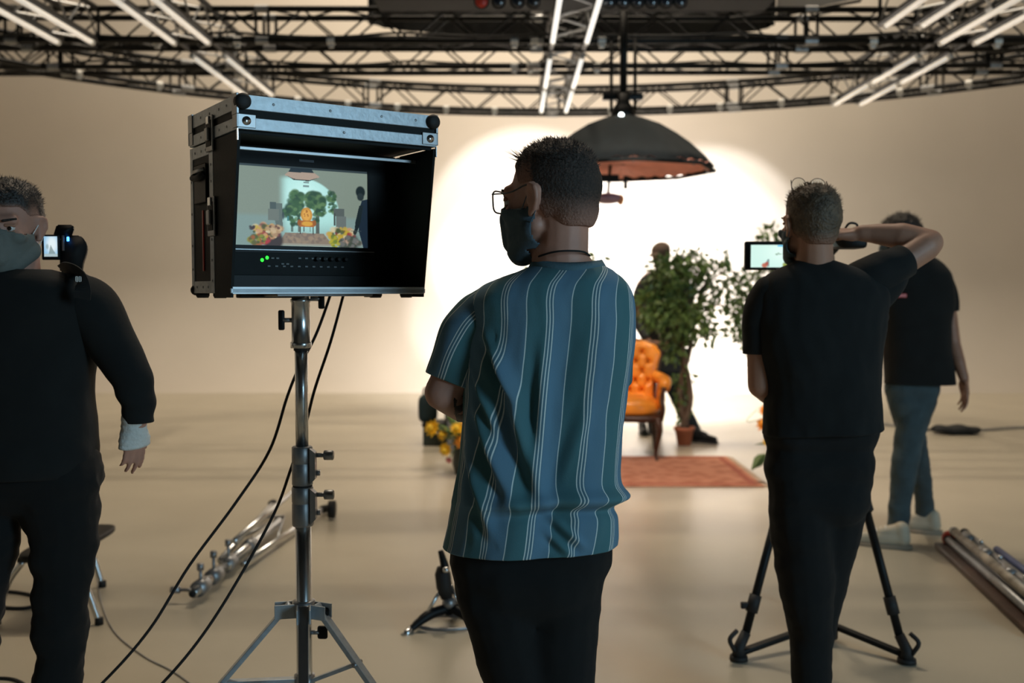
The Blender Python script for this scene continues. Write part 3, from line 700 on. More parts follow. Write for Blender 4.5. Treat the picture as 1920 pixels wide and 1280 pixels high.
# cables from the monitor
def cable(label, pts, r=.006, m=None, nm='cable'):
    return tag(add(nm, tube(NB(), spline(pts, 8), r, 8), m or M_RUB), label, 'cable')
cable('black cable hanging from the right of the monitor stand down past the lying light stand', [W(650, 530, 2.78), W(643, 556, 2.75), W(620, 640, 2.7), W(590, 730, 2.66), W(572, 800, 2.64), W(545, 880, 2.62), W(515, 960, 2.62), W(450, 1080, 2.6), W(380, 1190, 2.58), W(305, 1280, 2.56), W(200, 1380, 2.6), W(60, 1560, 2.62)], .0042)
cable('black cable hanging behind the monitor stand and swinging out to its left', [W(625, 530, 2.78), W(617, 560, 2.75), W(592, 628, 2.72), W(560, 690, 2.7), W(538, 745, 2.7), W(505, 845, 2.68), W(440, 945, 2.66), W(355, 1060, 2.64), W(280, 1180, 2.62), W(190, 1282, 2.6), W(60, 1400, 2.62), W(-60, 1560, 2.62)], .0042)
def floor_pt(px, py, z=0.0):
    for _ in range(3): pass
    v = (640-py)/F; y = math.cos(PITCH)+math.sin(PITCH)*v; zz = -math.sin(PITCH)+math.cos(PITCH)*v
    k = (z-CH)/zz; return V(((px-960)/F*k, y*k, z))
cable('thin pale cord curving over the floor between the stool and the monitor stand', [floor_pt(180, 1070, .004), floor_pt(190, 1130, .004), floor_pt(215, 1185, .004), floor_pt(270, 1230, .004), floor_pt(330, 1262, .004), floor_pt(420, 1330, .004)], .003, M_STEEL)
cable('black cable looped on the floor behind the legs of the masked man', [floor_pt(-60, 1120, .008), floor_pt(0, 1109, .008), floor_pt(50, 1113, .008), floor_pt(78, 1126, .008), floor_pt(50, 1139, .008), floor_pt(0, 1138, .008), floor_pt(-60, 1130, .008)], .008)
cable('black cable on the floor at the lower left corner', [floor_pt(-40, 1272, .006), floor_pt(20, 1272, .006), floor_pt(55, 1290, .006), floor_pt(90, 1330, .006)], .006)
cable('long pale cable running along the floor to the right edge of the picture', [floor_pt(1640, 793, .012), floor_pt(1720, 803, .012), floor_pt(1760, 806, .012), floor_pt(1840, 806, .012), floor_pt(1920, 801, .012), floor_pt(2100, 800, .012)], .014, M_STEEL)

# ------------------------------------------------------------------ stage furniture
# rug
t = thing('rug', 'faded red patterned rug under the orange armchair', 'rug', (1.0, 7.85, 0))
rx0, rx1, ry0, ry1 = .1, 1.84, 7.2, 8.5
def rug_mat():
    m = bpy.data.materials.new('rug_wool'); m.use_nodes = True; N = m.node_tree.nodes; L = m.node_tree.links; b = N['Principled BSDF']
    tc = N.new('ShaderNodeTexCoord'); vo = N.new('ShaderNodeTexVoronoi'); vo.inputs['Scale'].default_value = 9; L.new(tc.outputs['Object'], vo.inputs['Vector'])
    r = N.new('ShaderNodeValToRGB'); L.new(vo.outputs['Distance'], r.inputs['Fac']); e = r.color_ramp.elements
    e[0].color = (.36, .13, .07, 1); e[1].color = (.50, .22, .13, 1); e[0].position = .2; e[1].position = .6
    L.new(r.outputs[0], b.inputs['Base Color']); b.inputs['Roughness'].default_value = .95
    n = N.new('ShaderNodeTexNoise'); n.inputs['Scale'].default_value = 200; L.new(tc.outputs['Object'], n.inputs['Vector'])
    bp = N.new('ShaderNodeBump'); bp.inputs['Strength'].default_value = .5; L.new(n.outputs['Fac'], bp.inputs['Height']); L.new(bp.outputs['Normal'], b.inputs['Normal'])
    return m
add('pile', boxb((rx0, ry0, .001), (rx1, ry1, .013), .004), rug_mat(), t, smooth=False)
bmat = mat('rug_border', (.34, .10, .06), .95)
for lo, hi in (((rx0+.04, ry0+.04), (rx1-.04, ry0+.09)), ((rx0+.04, ry1-.09), (rx1-.04, ry1-.04)), ((rx0+.04, ry0+.09), (rx0+.09, ry1-.09)), ((rx1-.09, ry0+.09), (rx1-.04, ry1-.09))):
    add('border_band', boxb((*lo, .012), (*hi, .0145)), bmat, t, smooth=False)
bm = NB()
for i in range(90):
    for x in (rx0, rx1):
        y = ry0+(ry1-ry0)*(i+.5)/90; s = -1 if x == rx0 else 1; cyl(bm, (x, y, .007), (x+s*.05, y+random.uniform(-.006, .006), .003), .003, 4)
tag(add('fringe', bm, mat('rug_fringe', (.55, .42, .3), .95), t), kind='stuff')

# armchair
AC = V((1.0, 8.62, .0)); RZ = math.radians(-10)
t = thing('armchair', 'buttoned orange leather armchair with dark carved legs on the rug', 'chair', AC, RZ)
# local frame: x right, -y front; seat cushion
def superbox(bm, c, r, e=3.2, seg=28, ring=18, f=None):
    rings = []
    for j in range(1, ring):
        ph = -PI/2+PI*j/ring; sp = lambda q: math.copysign(abs(q)**(2/e), q)
        rings.append([])
        for k in range(seg):
            th = 2*PI*k/seg
            p = V((r[0]*sp(math.cos(ph))*sp(math.cos(th)), r[1]*sp(math.cos(ph))*sp(math.sin(th)), r[2]*sp(math.sin(ph))))
            if f: p = f(p)
            rings[-1].append(V(c)+p)
    return loft(bm, rings)
add('seat', superbox(NB(), (0, -.04, .43), (.285, .29, .075), 3, f=lambda p: p+V((0, 0, .03*(1-(p.x/.285)**2)*(p.z > 0)))), M_LEATH, t, True)
add('seat_rail', superbox(NB(), (0, -.04, .355), (.30, .30, .035), 5), M_WOOD, t, True)
# balloon back with diamond buttoning
def halfw(z):  # z 0..1 up the back
    pts = [(0, .235), (.2, .225), (.4, .225), (.6, .262), (.78, .285), (.9, .25), (.97, .16), (1, .02)]
    for (a, x), (b, y) in zip(pts, pts[1:]):
        if a <= z <= b: return x+(y-x)*smst(a, b, z)
    return .02
BZ0, BZ1 = .42, 1.0
btn = [(x*.115+(.0575 if r % 2 else 0), .55+.085*r) for r in range(5) for x in (-2, -1, 0, 1, 2)]
btn = [(x, z) for x, z in btn if abs(x) < halfw((z-BZ0)/(BZ1-BZ0))-.05]
def back_pt(a, z01, front):
    z = BZ0+(BZ1-BZ0)*z01; x = a*halfw(z01); yb = .20+.10*z01-.05*(a*a)
    if not front: return V((x, yb+.05, z))
    th = .085*math.sqrt(max(0, 1-abs(a)**4))*min(1, (1.02-z01)*9)**.5
    q = 1
    for bx_, bz_ in btn:
        d2 = (x-bx_)**2+(z-bz_)**2; q -= .62*math.exp(-d2/.00045)
    for bx_, bz_ in btn:
        for dx in (-.0575, .0575):
            # valley from each button up to its diagonal neighbours
            tx, tz = x-bx_, z-bz_
            if 0 <= tz <= .085 and any(abs(bx_+dx-b2) < .01 and abs(bz_+.085-c2) < .01 for b2, c2 in btn):
                dl = abs(tx-dx*tz/.085); q -= .25*math.exp(-dl*dl/.00008)
    return V((x, yb+.05-th*max(.25, q)-.012, z))
bm = NB(); nu, nv = 56, 72
G = [[bm.verts.new(back_pt(-1+2*i/nu, j/nv, True)) for i in range(nu+1)] for j in range(nv+1)]
H = [[bm.verts.new(back_pt(-1+2*i/nu, j/nv, False)) for i in range(nu+1)] for j in range(nv+1)]
for j in range(nv):
    for i in range(nu):
        bm.faces.new((G[j][i], G[j][i+1], G[j+1][i+1], G[j+1][i])); bm.faces.new((H[j][i], H[j+1][i], H[j+1][i+1], H[j][i+1]))
    bm.faces.new((G[j][0], G[j+1][0], H[j+1][0], H[j][0])); bm.faces.new((G[j][nu], H[j][nu], H[j+1][nu], G[j+1][nu]))
for i in range(nu):
    bm.faces.new((G[nv][i], G[nv][i+1], H[nv][i+1], H[nv][i])); bm.faces.new((G[0][i], H[0][i], H[0][i+1], G[0][i+1]))
bk = add('backrest', bm, M_LEATH, t, True)
for x, z in btn:
    z01 = (z-BZ0)/(BZ1-BZ0); p = back_pt(x/halfw(z01), z01, True); add('button', sph(NB(), p+V((0, -.004, 0)), (.011, .006, .011), seg=12, rings=8), M_BUTTON, bk, True)
edge = [back_pt(s_, z_, False)+V((0, -.015, 0)) for s_, z_ in [(-1, k/16) for k in range(0, 16)]+[(-.5, .995), (0, 1.0), (.5, .995)]+[(1, 1-k/16) for k in range(1, 17)]]
add('back_frame', tube(NB(), spline(edge, 3), .017, 10), M_WOOD, t, True)
for s in (-1, 1):
    pts = [(s*.235, .22, .68), (s*.285, .10, .665), (s*.325, -.05, .655), (s*.33, -.17, .645), (s*.325, -.235, .615)]
    a = add('armrest', tube(NB(), spline(pts, 5), [.045+.01*math.sin(k/20*PI) for k in range(21)], 14), M_LEATH, t, True)
    bm = NB(); rings = []
    for k in range(10):
        q = k/9; c = V((s*(.27+.035*q), .22-.44*q, .53)); hh = .135-.02*q; rings.append([c+V((s*.028*math.cos(w_)*1.0, 0, hh*math.sin(w_))) for w_ in [2*PI*i/16 for i in range(16)]])
    loft(bm, rings); add('arm_panel', bm, M_LEATH, a, True)
    add('arm_post', tube(NB(), spline([(s*.30, -.25, .34), (s*.318, -.285, .44), (s*.305, -.26, .53), (s*.325, -.245, .62)], 5), .021, 10), M_WOOD, a, True)
    add('leg', tube(NB(), spline([(s*.27, -.30, .36), (s*.292, -.335, .27), (s*.268, -.315, .13), (s*.26, -.305, .05), (s*.272, -.325, .018)], 6), [.034-.022*min(1, k/17) for k in range(25)], 12), M_WOOD, t, True)
    add('leg', tube(NB(), spline([(s*.22, .20, .36), (s*.225, .23, .2), (s*.235, .28, .018)], 6), [.026-.011*k/12 for k in range(13)], 12), M_WOOD, t, True)

# foliage
def leaf_mesh():
    bm = NB(); o = [(0, 0, 0), (.016, .018, .004), (.018, .036, .004), (.0, .075, -.008), (-.018, .036, .004), (-.016, .018, .004)]
    c = bm.verts.new((0, .03, -.003)); vs = [bm.verts.new(p) for p in o]
    for i in range(6): bm.faces.new((c, vs[i], vs[(i+1) % 6]))
    me = bpy.data.meshes.new('leaf'); bm.to_mesh(me); bm.free(); me.materials.append(M_LEAF); return me
LM = leaf_mesh(); LV = np.array([v.co[:] for v in LM.vertices]); LF = [tuple(p.vertices) for p in LM.polygons]
def foliage(parent, clusters, n, solo=60, seed=1, droop=.5):
    rg = random.Random(seed); tot = sum(c[2] for c in clusters); V_ = []; F_ = []; cnt = 0
    for c, r, wgt in clusters:
        for _ in range(int(n*wgt/tot)):
            d = V((rg.gauss(0, 1), rg.gauss(0, 1), rg.gauss(0, 1))).normalized()*rg.random()**.45
            p = V(c)+V((d.x*r[0], d.y*r[1], d.z*r[2]))
            out = (d+V((0, 0, -droop))+V((rg.gauss(0, .5), rg.gauss(0, .5), rg.gauss(0, .4)))).normalized()
            q = out.to_track_quat('Y', 'Z').to_matrix() @ Matrix.Rotation(rg.uniform(0, 6.28), 3, 'Y')
            s = rg.uniform(.7, 1.25)
            if cnt < solo and d.length > .85:
                inst('leaf', LM, Matrix.Translation(p) @ q.to_4x4() @ Matrix.Diagonal((s, s, s, 1)), parent); cnt += 1; continue
            b = len(V_); M = np.array(q)*s
            V_.extend((LV @ M.T+np.array(p)).tolist()); F_.extend([tuple(i+b for i in f) for f in LF])
    me = bpy.data.meshes.new('foliage'); me.from_pydata(V_, [], F_)
    tag(add('foliage', me, M_LEAF, parent, smooth=False), kind='stuff')
def twig(bm, pts, r0, r1, k=5):
    P_ = spline(pts, k); n = len(P_); tube(bm, P_, [r0+(r1-r0)*i/(n-1) for i in range(n)], 8)
def pot(t, c, r=.085, h=.17, m=None):
    p = add('pot', lathe(NB(), [(r*.72, 0), (r, h*.8), (r*1.12, h*.8), (r*1.14, h), (r*1.0, h), (r*.95, h*.86), (.01, h*.86)], c, 24), m or M_TERRA, t)
    add('soil', lathe(NB(), [(.001, h*.87), (r*.94, h*.87), (r*.94, h*.84), (.001, h*.84)], c, 20), mat('soil', (.05, .035, .025), 1), p)
TB = V((1.60, 9.2, 0))
t = thing('potted_ficus', 'bushy ficus tree in a terracotta pot just right of the orange armchair', 'plant', TB)
pot(t, TB)
for k, pts in enumerate(([(0, 0, .14), (.03, .02, .5), (-.02, 0, .85), (.02, 0, 1.2), (-.05, 0, 1.6)], [(.02, .02, .14), (-.04, .01, .5), (.05, .01, .9), (.10, 0, 1.25), (.22, 0, 1.6)], [(-.02, -.02, .14), (.05, -.02, .45), (-.01, -.03, .8), (-.1, 0, 1.2), (-.2, 0, 1.5)])):
    bm = NB(); twig(bm, [TB+V(p) for p in pts], .036, .012); add('trunk', bm, M_BARK, t)
for pts in (([(0, 0, 1.3), (.2, -.02, 1.5), (.42, 0, 1.62), (.55, 0, 1.45)]), ([(0, 0, 1.35), (.1, 0, 1.6), (.17, .02, 1.83)]), ([(-.02, 0, 1.2), (-.2, 0, 1.45), (-.35, 0, 1.5)]), ([(.05, 0, 1.15), (.3, -.05, 1.3), (.5, -.05, 1.2)])):
    bm = NB(); twig(bm, [TB+V(p) for p in pts], .014, .004); add('branch', bm, M_BARK, t)
def at(px, py, d): return W(px, py, d)
foliage(t, [(at(1250, 520, 9.15), (.20, .22, .20), 10), (at(1290, 500, 9.2), (.22, .22, .17), 10), (at(1225, 575, 9.1), (.15, .2, .22), 8), (at(1280, 590, 9.1), (.28, .25, .22), 14),
    (at(1345, 540, 9.2), (.24, .2, .22), 6), (at(1385, 580, 9.2), (.09, .12, .28), 2.2), (at(1262, 650, 9.2), (.12, .14, .13), 3), (at(1320, 620, 9.2), (.22, .15, .14), 3.5), (at(1280, 720, 9.2), (.1, .1, .4), 2.4), (at(1352, 490, 9.2), (.08, .1, .1), .9)], 2350, 90, 3)
T2 = V((2.45, 9.2, 0))
t = thing('potted_ficus', 'sparse ficus tree behind the camera monitor of the man in the plain black shirt', 'plant', T2)
pot(t, T2, .1, .2)
bm = NB(); twig(bm, [T2+V((0, 0, .15)), T2+V((.03, 0, .6)), T2+V((-.03, 0, 1.1)), at(1450, 500, 9.2), at(1440, 440, 9.2)], .03, .006); add('trunk', bm, M_BARK, t)
for pts in ([at(1455, 560, 9.2), at(1425, 560, 9.2), at(1405, 590, 9.2), at(1392, 640, 9.2)], [at(1450, 500, 9.2), at(1420, 510, 9.2), at(1400, 530, 9.2)], [at(1450, 480, 9.2), at(1480, 450, 9.2), at(1500, 440, 9.2)]):
    bm = NB(); twig(bm, pts, .01, .004); add('branch', bm, M_BARK, t)
foliage(t, [(at(1455, 470, 9.2), (.2, .15, .14), 3.5), (at(1440, 440, 9.2), (.10, .1, .08), .8), (at(1420, 530, 9.2), (.18, .15, .14), 3.2), (at(1395, 610, 9.2), (.08, .1, .26), 2), (at(1470, 560, 9.2), (.2, .15, .3), 3)], 700, 60, 5)
T3 = V((.35, 9.3, 0))
t = thing('potted_ficus', 'ficus tree mostly hidden behind the man in the striped shirt', 'plant', T3)
pot(t, T3, .1, .2)
bm = NB(); twig(bm, [T3+V((0, 0, .15)), T3+V((.03, 0, .6)), T3+V((-.03, 0, 1.1)), T3+V((0, 0, 1.7))], .03, .008); add('trunk', bm, M_BARK, t)
bm = NB(); twig(bm, [T3+V((0, 0, 1.2)), at(1085, 500, 9.3), at(1110, 475, 9.3)], .01, .003); add('branch', bm, M_BARK, t)
foliage(t, [(T3+V((0, 0, 1.45)), (.3, .25, .3), 8), (at(1092, 490, 9.3), (.13, .1, .12), .6), (at(1125, 490, 9.3), (.08, .1, .06), .12), (at(1030, 600, 9.3), (.25, .2, .25), 4)], 1100, 60, 9)

# display plinths left of the rug
def plinth(label, lo, hi):
    t = thing('display_plinth', label, 'plinth', ((lo[0]+hi[0])/2, (lo[1]+hi[1])/2, lo[2]), 0, None)
    add('carcass', boxb(lo, hi, .004), M_BOX, t, smooth=False); add('top_board', boxb((lo[0]-.006, lo[1]-.006, hi[2]), (hi[0]+.006, hi[1]+.006, hi[2]+.014), .002), M_BLK, t, smooth=False)
plinth('tall grey plinth with a black top, its edge showing left of the striped shirt', (W(833, 600, 9.3).x, 9.3, 0), (W(833, 600, 9.3).x+.34, 9.6, 1.13))
plinth('low grey plinth with a black top in front of the tall plinth', (W(838, 700, 8.75).x, 8.75, 0), (W(838, 700, 8.75).x+.35, 9.05, .78))
# case hanging at the far left: dark teal tool bag standing on a crate
t = thing('crate', 'small dark crate by the left elbow of the man in the striped shirt', 'crate', floor_pt(800, 836))
c = floor_pt(805, 836); add('crate_body', boxb((c.x-.06, c.y, 0), (c.x+.30, c.y+.3, .18), .01), M_VASE, t, smooth=False)
add('crate_lid', boxb((c.x-.07, c.y-.01, .18), (c.x+.31, c.y+.31, .21), .006), M_BLK, t, smooth=False)
for k in (0, 1): add('crate_handle', tube(NB(), spline([(c.x+.02+k*.14, c.y-.01, .12), (c.x+.04+k*.14, c.y-.035, .125), (c.x+.09+k*.14, c.y-.035, .125), (c.x+.11+k*.14, c.y-.01, .12)], 4), .006, 6), M_STEEL, t)
p1 = W(790, 760, c.y+.1)
t = thing('tool_bag', 'dark teal bag standing on the small dark crate beyond the striped shirt', 'bag', (p1.x+.04, c.y+.1, .21))
add('bag_body', superbox(NB(), (p1.x+.06, c.y+.12, .335), (.09, .07, .13), 4), mat('dark_teal_cloth', (.012, .03, .032), .8), t)
add('bag_handle', tube(NB(), spline([(p1.x+.02, c.y+.1, .46), (p1.x+.03, c.y+.1, .52), (p1.x+.09, c.y+.1, .52), (p1.x+.1, c.y+.1, .46)], 5), .01, 8), M_RUB, t)

# flower arrangements
def flower_mesh(r, m, seed):
    rg = random.Random(seed); bm = NB()
    for L_ in range(4):
        for k in range(9):
            a = 2*PI*k/9+L_*.35; el = math.radians(5+22*L_); d = V((math.cos(a)*math.cos(el), math.sin(a)*math.cos(el), math.sin(el)))
            s = V((-math.sin(a), math.cos(a), 0)); R_ = r*(1-.12*L_)*rg.uniform(.9, 1.05)
            v = [bm.verts.new(q) for q in (V((0, 0, 0)), d*R_*.55+s*r*.22, d*R_+V((0, 0, r*.08)), d*R_*.55-s*r*.22)]; bm.faces.new(v)
    sph(bm, (0, 0, r*.35), (r*.38, r*.38, r*.38), seg=10, rings=6)
    me = bpy.data.meshes.new('flower'); bm.to_mesh(me); bm.free(); me.materials.append(m); return me
FM = [flower_mesh(.075, M_YEL, 1), flower_mesh(.075, M_ORA, 2), flower_mesh(.065, mat('pink_petal', (.55, .16, .15), .6), 3)]
def bouquet(label, base, vase_h, vase_r, blooms, seed=1):
    rg = random.Random(seed); t = thing('flower_arrangement', label, 'flowers', base)
    add('vase', lathe(NB(), [(vase_r*.7, 0), (vase_r, vase_h*.3), (vase_r*.85, vase_h*.8), (vase_r, vase_h), (vase_r*.9, vase_h), (vase_r*.7, vase_h*.8), (.01, vase_h*.75)], base, 20), M_VASE, t)
    mouth = base+V((0, 0, vase_h*.9))
    for p, k, s in blooms:
        bm = NB(); twig(bm, [mouth, mouth.lerp(p, .5)+V((0, 0, .03)), p], .006, .004, 4); add('stem', bm, M_LEAF, t)
        d = (p-mouth).normalized()+V((0, -.9, 0)); inst('flower', FM[k], Matrix.Translation(p) @ d.to_track_quat('Z', 'Y').to_matrix().to_4x4() @ Matrix.Diagonal((s, s, s, 1)), t)
    for i in range(26):
        a = rg.uniform(0, 6.28); p = mouth+V((math.cos(a)*.12, math.sin(a)*.12, rg.uniform(.0, .16)))
        dd = (p-mouth).normalized(); s = rg.uniform(1.3, 2.2)
        inst('leaf', LM, Matrix.Translation(p-dd*.04) @ dd.to_track_quat('Y', 'Z').to_matrix().to_4x4() @ Matrix.Diagonal((s, s, s, 1)), t)
b0 = floor_pt(868, 888)
yy = b0.y
bouquet('yellow and orange flowers in a dark vase left of the striped shirt', b0, .27, .085, [(W(812, 803, yy-.05), 0, 1.05), (W(832, 815, yy), 0, .8), (W(858, 806, yy-.02), 0, 1.0), (W(866, 826, yy-.1), 1, 1.0), (W(836, 842, yy-.1), 0, .85), (W(842, 862, yy-.1), 2, .5), (W(880, 796, yy), 1, 1.0), (W(905, 812, yy-.1), 0, 1), (W(895, 840, yy-.1), 2, 1), (W(925, 800, yy), 1, 1)], 2)
b0 = floor_pt(1475, 905); yy = b0.y
bouquet('orange flowers in a dark vase beside the right corner of the rug', b0, .30, .09, [(W(1436, 770, yy), 1, .8), (W(1433, 796, yy), 1, .9), (W(1438, 828, yy), 0, .5), (W(1460, 780, yy), 1, 1), (W(1470, 815, yy-.08), 0, 1), (W(1495, 790, yy), 2, 1), (W(1500, 830, yy), 1, 1)], 4)
o = bpy.data.objects['flower_arrangement.001']
bm = NB(); twig(bm, [b0+V((0, 0, .26)), W(1440, 790, yy), W(1400, 790, yy), W(1422, 765, yy)], .003, .002); add('twig', bm, M_LEAF, o)
for px, py, rr in ((1432, 872, 40), (1428, 866, 10)):
    p = W(1436, 850, yy-.05); dd = (W(1408, 880, yy-.1)-p).normalized(); inst('leaf', LM, Matrix.Translation(p) @ dd.to_track_quat('Y', 'Z').to_matrix().to_4x4() @ Matrix.Rotation(rr*.05, 4, 'Y') @ Matrix.Diagonal((2.2, 2.4, 2, 1)), o)
# sandbag on the floor at the right
c = floor_pt(1792, 813)
t = thing('sandbag', 'flat black sandbag lying on the pale cable at the right', 'bag', c)
add('bag', superbox(NB(), (c.x, c.y, .045), (.24, .14, .04), 2.6, f=lambda p: p+V((0, 0, .008*math.sin(p.x*30)))), M_MATTE, t)
add('strap', tube(NB(), spline([(c.x-.2, c.y, .07), (c.x-.26, c.y-.02, .05), (c.x-.33, c.y, .02)], 5), .012, 8), M_MATTE, t)

# ------------------------------------------------------------------ people
def Rz(a): return Matrix.Rotation(a, 3, 'Z')
def hair_mat(m, skin):
    k = m.name+'_'+skin.name
    if k in MATS: return MATS[k]
    h = m.copy(); h.name = k; MATS[k] = h; N = h.node_tree.nodes; L = h.node_tree.links; b = N['Principled BSDF']
    src = b.inputs['Base Color'].links[0].from_socket; a = N.new('ShaderNodeAttribute'); a.attribute_name = 'fade'
    nz = N.new('ShaderNodeTexNoise'); nz.inputs['Scale'].default_value = 260; tc = N.new('ShaderNodeTexCoord'); L.new(tc.outputs['Object'], nz.inputs['Vector'])
    ad = N.new('ShaderNodeMath'); ad.operation = 'MULTIPLY_ADD'; L.new(nz.outputs['Fac'], ad.inputs[0]); ad.inputs[1].default_value = .5; ad.inputs[2].default_value = -.25
    s2 = N.new('ShaderNodeMath'); s2.operation = 'ADD'; s2.use_clamp = True; L.new(ad.outputs[0], s2.inputs[0]); L.new(a.outputs['Fac'], s2.inputs[1])
    mx = N.new('ShaderNodeMix'); mx.data_type = 'RGBA'; L.new(s2.outputs[0], mx.inputs[0])
    sk = [e for e in skin.node_tree.nodes if e.type == 'VALTORGB'][0].color_ramp.elements[0].color
    mx.inputs[6].default_value = tuple(q*.8 for q in sk[:3])+(1,); L.new(src, mx.inputs[7]); L.new(mx.outputs[2], b.inputs['Base Color'])
    return h
class Head:
    """local head frame: x = right, y = facing, z = up, origin mid-head; size 1 = a 0.24 m head"""
    def __init__(s, c, yaw, pitch=0, roll=0, size=1.0):
        # yaw: degrees of turn from facing +Y towards -X
        s.c = V(c); s.k = size
        s.R = Rz(math.radians(yaw)) @ Matrix.Rotation(math.radians(pitch), 3, 'X') @ Matrix.Rotation(math.radians(roll), 3, 'Y'); s.Ri = s.R.transposed()
    def w(s, x, y, z): return s.c+s.R @ (V((x, y, z))*s.k)
    def l(s, p): return (s.Ri @ (V(p)-s.c))/s.k
    def ell(s, bm, c, r, rx=0, rz=0, seg=20, rings=14):
        M = s.R @ Matrix.Rotation(rz, 3, 'Z') @ Matrix.Rotation(rx, 3, 'X')
        sph(bm, s.w(*c), tuple(q*s.k for q in r), M.to_4x4(), seg, rings)
    def cap(s, bm, a, ra, b, rb): capsule(bm, s.w(*a), ra*s.k, s.w(*b), rb*s.k)
    def build(s, bm, neck_to, nr=.058):
        s.ell(bm, (0, -.016, .030), (.076, .096, .090))
        s.ell(bm, (0, .030, -.020), (.062, .064, .085))
        s.ell(bm, (0, .038, -.066), (.050, .052, .050))
        s.ell(bm, (0, .072, -.098), (.024, .020, .020))
        s.cap(bm, (-.050, .008, -.050), .019, (-.020, .066, -.096), .020); s.cap(bm, (.050, .008, -.050), .019, (.020, .066, -.096), .020)
        s.cap(bm, (-.036, .074, .026), .015, (.036, .074, .026), .015)
        s.cap(bm, (0, .084, .016), .009, (0, .106, -.022), .012)
        for q in (-1, 1):
            s.ell(bm, (q*.012, .094, -.027), (.010, .012, .008)); s.ell(bm, (q*.038, .066, -.018), (.022, .018, .018))
            s.cap(bm, (q*.018, .086, -.058), .006, (0, .092, -.055), .007); s.cap(bm, (q*.016, .085, -.067), .006, (0, .091, -.069), .0075)
            # ear: rim, bowl and lobe
            e = [(q*.074, .008, .022), (q*.084, -.004, .030), (q*.090, -.018, .022), (q*.088, -.020, .002), (q*.080, -.010, -.020), (q*.074, .004, -.030)]
            for a, b in zip(e, e[1:]): s.cap(bm, a, .0065, b, .0065)
            s.ell(bm, (q*.078, -.004, .002), (.006, .014, .026))
            s.cap(bm, (q*.076, .002, -.022), .007, (q*.077, .000, -.028), .008)
        n0 = s.w(0, -.030, -.045); capsule(bm, n0, nr*s.k, neck_to, nr*s.k*1.06)
    def eyes(s, root):
        for q in (-1, 1):
            bm = NB(); s.ell(bm, (q*.031, .0775, .004), (.0105, .0105, .0105)); e = add('eye', bm, mat('eye_white', (.6, .58, .55), .3), root)
            bm = NB(); s.ell(bm, (q*.031, .0872, .004), (.0055, .0016, .0055)); add('iris', bm, mat('dark_iris', (.02, .012, .008), .2), e)
            bm = NB(); s.cap(bm, (q*.021, .0845, .0120), .0052, (q*.041, .0815, .0115), .0048); s.cap(bm, (q*.022, .083, -.0045), .004, (q*.040, .080, -.004), .004); tag(add('eyelids', bm, M_SKIN2, root), kind='stuff')
            bm = NB(); s.cap(bm, (q*.018, .094, .024), .0035, (q*.048, .084, .029), .0028); add('eyebrow', bm, M_HAIRD, root)
    def hair(s, m, root, skin=None, top=.012, side=.006, front=.068, nape=-.062, strands=500, slen=.02, seed=1, up=.6, tuft=0, fz=.05):
        bm = NB(); s.ell(bm, (0, -.016, .031), (.076, .096, .090), seg=40, rings=28); s.ell(bm, (0, -.052, -.020), (.056, .050, .055), seg=30, rings=20)
        me = bake(bm, .0045*s.k, 3)
        rg = random.Random(seed); pts = []; fade = []; me.calc_loop_triangles()
        nrm = [v.normal.copy() for v in me.vertices]
        for v, n in zip(me.vertices, nrm):
            l = s.l(v.co); ye = l.y
            if ye < -.022: zh = nape+.012*smst(-.07, -.022, ye)
            elif ye < .004: zh = nape+.012+(.012-nape-.012)*smst(-.022, .004, ye)+.020*smst(-.01, .004, ye)
            elif ye < .03: zh = .032-.03*(ye < .018)*0
            else: zh = .032+(front-.032)*smst(.03, .055, ye)
            k = smst(zh-.008, zh+.006, l.z); kt = smst(.05, .10, l.z)
            thick = (side*smst(zh, zh+.05, l.z)+.0015)*(1-kt)+top*kt
            nz = noise.noise(v.co*38/s.k)*.35+noise.noise(v.co*110)*.2
            v.co = v.co+n*(s.k*((-.014)*(1-k)+thick*k*(1+nz)))
            fade.append(smst(zh-.004, zh+fz*(1-.75*smst(.02, .05, ye)), l.z))
            if k > .9 and l.z > zh+.02: pts.append((v.co.copy(), n, l))
        at_ = me.attributes.new('fade', 'FLOAT', 'POINT'); at_.data.foreach_set('value', np.array(fade, dtype=np.float32))
        h = add('hair', me, hair_mat(m, skin or M_SKIN), root)
        bm = NB()
        for _ in range(strands):
            p, n, l = pts[rg.randrange(len(pts))]; kt = smst(.03, .09, l.z)
            if rg.random() > .15+.85*kt: continue
            d = (n*.8+s.R @ V((rg.gauss(0, .35), rg.gauss(0, .35)+.25, up*rg.random()))).normalized()
            L = slen*s.k*(.4+rg.random())*(.25+.75*kt)
            if tuft and l.y > .045: L *= tuft
            a, b = frame(d); r = .0012*s.k
            tip = p+d*L+V((rg.gauss(0, .002), rg.gauss(0, .002), 0)); q = [bm.verts.new(p-n*.003+(a*math.cos(t_)+b*math.sin(t_))*r) for t_ in (0, 2.1, 4.2)]; tv = bm.verts.new(tip)
            for i in range(3): bm.faces.new((q[i], q[(i+1) % 3], tv))
        if len(bm.verts): tag(add('hair_strands', bm, m, h), kind='stuff')
        return h
    def mask(s, m, root, beard=False):
        g = .006; bm = NB(); s.ell(bm, (0, .030, -.020), (.062+g, .064+g, .085+g)); s.ell(bm, (0, .040, -.066), (.050+g, .052+g, .050+g)); s.ell(bm, (0, .072, -.098), (.026+g, .022+g, .022+g))
        for q in (-1, 1): s.cap(bm, (q*.052, .012, -.060), .022+g, (q*.020, .066, -.096), .020+g); s.ell(bm, (q*.038, .066, -.018), (.022+g, .018+g, .018+g)); s.cap(bm, (q*.046, .030, -.03), .020+g, (0, .080, -.05), .026+g)
        s.cap(bm, (0, .082, .004), .013, (0, .098, -.026), .022); s.cap(bm, (0, .098, -.026), .022, (0, .088, -.075), .026)
        me = bake(bm, .004*s.k, 6)
